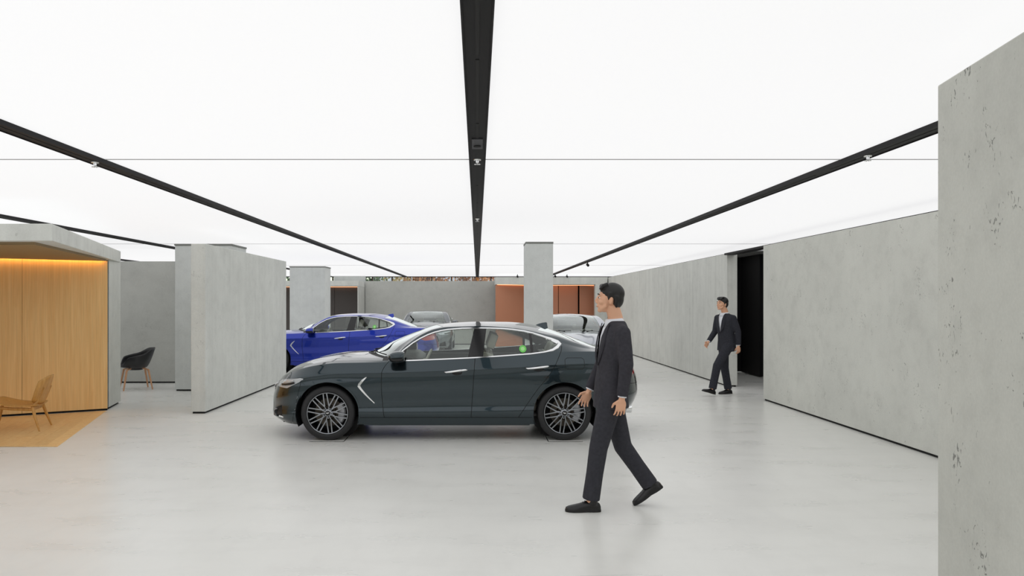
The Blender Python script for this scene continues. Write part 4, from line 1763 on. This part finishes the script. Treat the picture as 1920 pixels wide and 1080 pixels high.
# ------------------------------------------------------------------ people (local: facing -x, left hand side is -y)
def person(loc, rz, label, J, suit, hair_long=False, shirt_w=1.0):
    """J: joints as (forward, left, up); one fused body, clothes and hair as its children"""
    def P(k_):
        a, b, z = J[k_] if isinstance(k_, str) else k_
        return Vector((-a, -b, z))

    def fwd(d):
        a, b, z = d
        return Vector((-a, -b, z))
    hc = P('head')
    yaw = J.get('head_yaw', 0)
    HM = Matrix.Translation(hc) @ Matrix.Rotation(yaw, 4, 'Z') @ Matrix.Rotation(J.get('nod', 0), 4, 'Y')

    def H(a, b, z):
        return HM @ Vector((-a, -b, z))
    R3 = HM.to_3x3()
    body = MB()
    # ---- head: skull, face, jaw, chin, nose, ears, neck
    body.ball(H(-.012, 0, .03), (.094, .076, .088), 20, 14, R3)
    body.ball(H(.030, 0, -.005), (.066, .064, .085), 18, 12, R3)
    body.ball(H(.040, 0, -.062), (.052, .048, .046), 16, 10, R3)
    body.ball(H(.070, 0, -.094), (.021, .025, .018), 12, 8, R3)
    body.tube([H(.090, 0, .018), H(.102, 0, -.010), H(.106, 0, -.028)], [.008, .010, .0125], 10)
    body.ball(H(.080, 0, -.050), (.016, .026, .020), 12, 8, R3)
    body.ball(H(.100, .010, -.034), (.010, .010, .008), 8, 6, R3)
    body.ball(H(.100, -.010, -.034), (.010, .010, .008), 8, 6, R3)
    for s in (-1, 1):
        body.ball(H(-.008, s * .076, -.012), (.018, .009, .031), 10, 8, R3)
        body.ball(H(.070, s * .034, .028), (.022, .026, .010), 10, 6, R3)      # brow
        body.ball(H(.062, s * .040, -.028), (.024, .022, .020), 10, 6, R3)     # cheek
        body.tube([H(.02, s * .055, -.05), H(.06, s * .03, -.084)], [.015, .015], 8)
    body.ball(H(.088, 0, -.062), (.014, .024, .010), 10, 6, R3)                # mouth
    nk = P('neck')
    body.tube([H(-.022, 0, -.045), nk + Vector((0, 0, .02)), nk + Vector((.0, 0, -.06))], [.055, .060, .08], 14)
    # ---- trunk under the clothes
    ch, hp = P('chest'), P('hip')

    def trunk(m, grow, z_lo=None):
        sects = [(nk + Vector((.0, 0, -.01)), .07, .06), (nk.lerp(ch, .12), .105, .072), (nk.lerp(ch, .30), .160, .088), (nk.lerp(ch, .55), .188, .106), (ch, .178, .118), (ch.lerp(hp, .5), .158, .108),
                 (hp + Vector((0, 0, .06)), .168, .112), (hp + Vector((0, 0, -.04)), .162, .110)]
        rows = []
        tw = J.get('twist', 0)
        for i, (c_, wy, wx) in enumerate(sects):
            wy, wx = wy + grow, wx + grow
            q_ = tw * (1 - i / (len(sects) - 1))
            ring = []
            for a in [2 * PI * i_ / 24 for i_ in range(24)]:
                x, y = wx * math.cos(a), wy * math.sin(a)
                ring.append(c_ + Vector((x * math.cos(q_) - y * math.sin(q_), x * math.sin(q_) + y * math.cos(q_), 0)))
            rows.append(ring)
        v = [p for r_ in rows for p in r_]
        f = []
        for i in range(len(rows) - 1):
            for k_ in range(24):
                l_ = (k_ + 1) % 24
                f.append((i * 24 + l_, i * 24 + k_, (i + 1) * 24 + k_, (i + 1) * 24 + l_))
        f.append(list(range(24)))
        f.append([(len(rows) - 1) * 24 + k_ for k_ in range(24)][::-1])
        m.add(v, f)
    trunk(body, -.012)
    legs, arms = {}, {}
    for s in 'LR':
        sh, el, wr = P('sh' + s), P('el' + s), P('wr' + s)
        body.tube([sh, sh.lerp(el, .5), el, el.lerp(wr, .4), wr], [.046, .042, .036, .034, .024], 12)
        body.ball(sh, .048)
        body.ball(el, .036)
        hj, kn, an = P('hip' + s), P('kn' + s), P('an' + s)
        body.tube([hj, hj.lerp(kn, .5), kn, kn.lerp(an, .35), an], [.078, .066, .050, .048, .034], 12)
        body.ball(hj, .078)
        body.ball(kn, .05)
        body.ball(an, .036)
        # ---- hand: palm, four fingers, thumb
        d = (wr - el).normalized()
        side = Vector(fwd(J.get('palm' + s, (0, 1 if s == 'L' else -1, 0))))   # back of the hand points outwards
        nrm = (side - d * side.dot(d)).normalized()
        across = d.cross(nrm).normalized()
        if across.x > 0:
            across = -across                                                    # thumb side is to the front
        pm = wr + d * .048
        rot = Matrix((across, nrm, d)).transposed()
        body.ball(pm, (.041, .0145, .050), 14, 10, rot)
        body.tube([wr - d * .01, wr + d * .03], [.024, .028], 10, flat=(1, .75))
        for i, (off, ln) in enumerate(((.0315, .068), (.0105, .077), (-.0105, .072), (-.031, .056))):
            b0 = wr + d * .085 + across * off
            p, dirv = b0, (d + across * off * 3.2).normalized()
            pts = [b0 - d * .02, b0]
            for frac, ang in ((.45, .28 + .06 * i), (.32, .50), (.23, .45)):
                dirv = (Matrix.Rotation(ang, 3, across) @ dirv)
                if i == 0 and frac == .45:
                    if (Matrix.Rotation(ang, 3, across) @ d).dot(nrm) > 0:
                        J['_flip' + s] = True
                if J.get('_flip' + s):
                    dirv = Matrix.Rotation(-2 * ang, 3, across) @ dirv
                p = p + dirv * ln * frac
                pts.append(p.copy())
            body.tube(pts, [.0086, .0082, .0078, .0072, .0062], 8)
            body.ball(pts[-1], .0062, 8, 6)
        tb_ = wr + d * .028 + across * .028
        t1 = tb_ + (d * .6 + across * .75 - nrm * .25).normalized() * .036
        t2 = t1 + (d * .92 + across * .25 - nrm * .3).normalized() * .030
        body.tube([wr + d * .015 + across * .01, tb_, t1, t2], [.014, .0135, .0105, .008], 8)
        body.ball(t2, .008, 8, 6)
    b = remesh(body, 'person', M['skin'], None, .0045, 3)
    b.location = loc
    b.rotation_euler = (0, 0, rz)
    tag(b, label, 'person', 'people in suits walking')
    # ---- face details
    for s in (-1, 1):
        MB().ball(H(.0785, s * .032, .006), (.0095, .014, .0062), 12, 8, R3).build('eye', M['eye'], b, smooth=True)
        MB().ball(H(.0866, s * .033, .006), (.0052, .0085, .0062), 10, 6, R3).build('iris', M['iris'], b, smooth=True)
        MB().tube([H(.092, s * .014, .030), H(.094, s * .034, .036), H(.080, s * .055, .030)], [.003, .0045, .0025], 6).build('eyebrow', M['hair'], b, smooth=True)
    MB().tube([H(.085, -.022, -.066), H(.0965, -.008, -.064), H(.0965, .008, -.064), H(.085, .022, -.066)], [.002, .0055, .0055, .002], 8).build('lips', M['lip'], b, smooth=True)
    # ---- hair
    hm = MB()
    hm.ball(H(-.020, 0, .047), (.098, .083, .088), 20, 14, R3)
    hm.ball(H(-.058, 0, .005), (.056, .074, .078), 16, 12, R3)
    hm.tube([H(.058, -.038, .094), H(.066, 0, .099), H(.058, .038, .094)], [.020, .023, .020], 10)
    for i in range(9):
        y = -.056 + .014 * i
        hm.tube([H(.02, y, .118), H(.060, y * .95, .102), H(.083, y * .9 + .006, .072)], [.018, .017, .009], 6)
    for s in (-1, 1):
        hm.tube([H(.0, s * .074, .05), H(.004, s * .078, .02), H(.012, s * .076, -.012)], [.018, .012, .005], 8)
        hm.tube([H(-.05, s * .066, .03), H(-.052, s * .06, -.03), H(-.058, s * .042, -.062)], [.022, .02, .012], 8)
    remesh(hm, 'hair', M['hair'], b, .006, 5)
    # ---- shirt collar and front
    sm = MB()
    trunk(sm, .002)

    def cut_shirt(bm):
        geom = [v for v in bm.verts if v.co.z < ch.z - .22 or (v.co - hc).length < .05]
        bmesh.ops.delete(bm, geom=geom, context='VERTS')
    remesh(sm, 'shirt', M['shirt'], b, .009, 3, cut_shirt)
    MB().tube([nk + Vector((-.002, 0, -.045)), nk + Vector((-.006, 0, -.018)), nk + Vector((-.008, 0, .006))], [.088, .074, .067], 20, caps=False).build('collar', M['shirt'], b, smooth=True, solid=.005)
    # ---- jacket
    jm = MB()
    trunk(jm, .014)
    hem = hp + Vector((0, 0, -.14))
    rows = []
    for c_, wy, wx in ((hp + Vector((0, 0, .10)), .178, .122), (hp + Vector((0, 0, -.02)), .190, .134), (hem, .196, .142)):
        rows.append([c_ + Vector((wx * math.cos(a), wy * math.sin(a), 0)) for a in [2 * PI * i / 24 for i in range(24)]])
    v = [p for r_ in rows for p in r_]
    f = [(i * 24 + (k_ + 1) % 24, i * 24 + k_, (i + 1) * 24 + k_, (i + 1) * 24 + (k_ + 1) % 24) for i in range(2) for k_ in range(24)]
    f += [list(range(24)), [48 + k_ for k_ in range(24)][::-1]]
    jm.add(v, f)
    for s in 'LR':
        sh, el, wr = P('sh' + s), P('el' + s), P('wr' + s)
        top = nk.lerp(sh, .42)
        jm.tube([top + Vector((0, 0, -.03)), sh], [.058, .064], 14)
        jm.ball(sh, .066)
        w2 = el.lerp(wr, .93)
        jm.tube([sh, sh.lerp(el, .5), el, el.lerp(w2, .5), w2], [.064, .062, .056, .050, .044], 14)
        jm.ball(el, .056)

    def cut_jacket(bm):
        z0, z1 = ch.z - .12, nk.z + .02
        sl = .070 / (z1 - z0)
        for s_ in (-1, 1):       # clean edges of the front opening, then the hem
            bmesh.ops.bisect_plane(bm, geom=bm.verts[:] + bm.edges[:] + bm.faces[:], plane_co=(nk.x, nk.y + s_ * .006, z0), plane_no=Vector((0, s_, -sl)).normalized())
        bmesh.ops.bisect_plane(bm, geom=bm.verts[:] + bm.edges[:] + bm.faces[:], plane_co=(0, 0, hem.z + .006), plane_no=(0, 0, 1))
        kill = []
        for f_ in bm.faces:
            p = f_.calc_center_median()
            if p.z > z0 and p.x - nk.x < -.01 and abs(p.y - nk.y) < .006 + sl * (p.z - z0) and p.z < z1 + .1:
                kill.append(f_)
            elif p.z < hem.z + .006 and abs(p.y - hem.y) < .18 and abs(p.x - hem.x) < .13:
                kill.append(f_)
        bmesh.ops.delete(bm, geom=kill, context='FACES')
    jk = remesh(jm, 'jacket', M[suit], b, .009, 5, cut_jacket)
    # lapels: two thin folds either side of the opening
    for s in (-1, 1):
        m = MB()
        z0, z1 = ch.z - .11, nk.z - .03
        rows = []
        for i in range(7):
            k_ = i / 6
            z = z0 + (z1 - z0) * k_
            c_ = ch.lerp(nk, max(0, (z - ch.z) / (nk.z - ch.z))) if z > ch.z else ch
            hw_ = .006 + .070 * k_
            wd_ = .012 + .05 * math.sin(PI * min(1, k_ * 1.1)) ** .8 * (1 if k_ < .92 else .6)
            dep = [.138, .138, .136, .131, .122, .107, .088][i] + .002
            q_ = J.get('twist', 0)
            rows.append([c_ + Matrix.Rotation(q_, 3, 'Z') @ Vector((-dep + (hw_ + wd_ * t_) ** 2 * 1.6, s * (hw_ + wd_ * t_), z - c_.z)) for t_ in (0, .5, 1)])
        m.grid(rows, flip=s < 0)
        m.build('lapel', M[suit], jk, smooth=True, solid=.006)
    for s in 'LR':
        el, wr = P('el' + s), P('wr' + s)
        MB().tube([el.lerp(wr, .88), el.lerp(wr, .96)], .034, 16).build('shirt_cuff', M['shirt'], b, smooth=True, split=50)
    # ---- trousers
    tm = MB()
    rows = []
    for c_, wy, wx in ((hp + Vector((0, 0, .08)), .166, .112), (hp + Vector((0, 0, -.05)), .176, .124), (hp + Vector((0, 0, -.15)), .165, .110)):
        rows.append([c_ + Vector((wx * math.cos(a), wy * math.sin(a), 0)) for a in [2 * PI * i / 24 for i in range(24)]])
    v = [p for r_ in rows for p in r_]
    tm.add(v, f)
    for s in 'LR':
        hj, kn, an = P('hip' + s), P('kn' + s), P('an' + s)
        dn = (an - kn).normalized()
        cf = an + dn * J.get('cuff' + s, .0)
        tm.tube([hj + Vector((0, 0, .02)), hj.lerp(kn, .5), kn, kn.lerp(cf, .5), cf], [.098, .086, .074, .068, .070], 16)
        tm.ball(hj, .098)
        tm.ball(kn, .073)
    remesh(tm, 'trousers', M['trouser' if suit == 'suit' else 'suit2'], b, .009, 5)
    # ---- shoes
    for s in 'LR':
        an = P('an' + s)
        pitch = J.get('pitch' + s, 0)     # heel lift
        FM = Matrix.Translation(an) @ Matrix.Rotation(J.get('toe' + s, 0), 4, 'Z') @ Matrix.Rotation(-pitch, 4, 'Y')

        def F(a, b_, z):
            return FM @ Vector((-a, -b_, z))
        rows, srow = [], []
        ANK = .085
        for a, hw_, top in ((-.078, .012, .035), (-.070, .028, .055), (-.045, .035, .075), (-.01, .037, .085), (.04, .038, .076), (.09, .043, .058), (.14, .045, .046), (.175, .036, .038), (.198, .016, .028)):
            rows.append([F(a, hw_ * math.cos(q_), -ANK + .014 + (top - .010) * max(0, math.sin(q_)) ** .8 if math.sin(q_) > 0 else -ANK + .012) for q_ in [2 * PI * i / 18 for i in range(18)]])
            srow.append([F(a * 1.02, hw_ * 1.08 * math.cos(q_), -ANK + (.016 if math.sin(q_) > 0 else (.0 if a < 0 or a > .05 else .004))) for q_ in [2 * PI * i / 18 for i in range(18)]])
        for nm, rw, mt in (('shoe', rows, 'shoe'), ('shoe_sole', srow, 'sole')):
            m = MB()
            v = [p for r_ in rw for p in r_]
            ff = [(i * 18 + k_, i * 18 + (k_ + 1) % 18, (i + 1) * 18 + (k_ + 1) % 18, (i + 1) * 18 + k_) for i in range(len(rw) - 1) for k_ in range(18)]
            ff += [list(range(18))[::-1], [(len(rw) - 1) * 18 + k_ for k_ in range(18)]]
            m.add(v, ff)
            if nm == 'shoe':
                m.tube([F(-.012, 0, -.03), F(-.016, 0, .02)], [.040, .042], 14)
            o_ = m.build(nm, M[mt], b if nm == 'shoe' else shoe_o, smooth=True, split=70)
            if nm == 'shoe':
                shoe_o = o_
        m = MB()
        for i in range(4):
            a = .045 + .018 * i
            zt = -ANK + .079 - .0095 * i
            m.tube([F(a, -.020, zt - .004), F(a + .002, 0, zt + .004), F(a, .020, zt - .004)], .0024, 5)
        m.build('laces', M['sole'], shoe_o, smooth=True)
    return b


# joints are (forward, left, up) about a point on the floor under the hips
J1 = dict(head=(.0, 0, 1.675), neck=(-.045, 0, 1.512), chest=(-.035, 0, 1.26), hip=(-.01, 0, .95), nod=R(4), head_yaw=R(-8), twist=R(10),
          shL=(-.07, .182, 1.405), elL=(-.09, .235, 1.165), wrL=(-.055, .235, .905),
          shR=(-.01, -.182, 1.405), elR=(.02, -.225, 1.155), wrR=(.135, -.205, .915),
          hipL=(.0, .09, .90), knL=(.105, .10, .500), anL=(.165, .10, .088),
          hipR=(-.015, -.09, .90), knR=(-.125, -.09, .475), anR=(-.335, -.085, .180),
          pitchL=0, pitchR=R(33), cuffL=-.005, cuffR=.015)
person((1.06, 6.2, 0), 0, 'person in charcoal suit striding left in front of the tail of the dark car', J1, 'suit')
J2 = dict(head=(.075, 0, 1.630), neck=(.02, 0, 1.472), chest=(.0, 0, 1.23), hip=(-.02, 0, .93), nod=R(5), head_yaw=R(4), twist=R(8),
          shL=(-.02, .178, 1.372), elL=(-.09, .225, 1.135), wrL=(-.10, .225, .885),
          shR=(.035, -.178, 1.372), elR=(.06, -.22, 1.13), wrR=(.25, -.17, .94),
          hipL=(.0, .09, .88), knL=(.26, .10, .535), anL=(.36, .10, .125),
          hipR=(-.02, -.09, .88), knR=(-.045, -.09, .475), anR=(-.125, -.09, .088),
          pitchL=R(-16), pitchR=0, cuffL=-.005, cuffR=-.005)
person((4.47, 13.92, 0), R(20), 'person in dark suit and white shirt walking out beside the black doorway', J2, 'suit2')
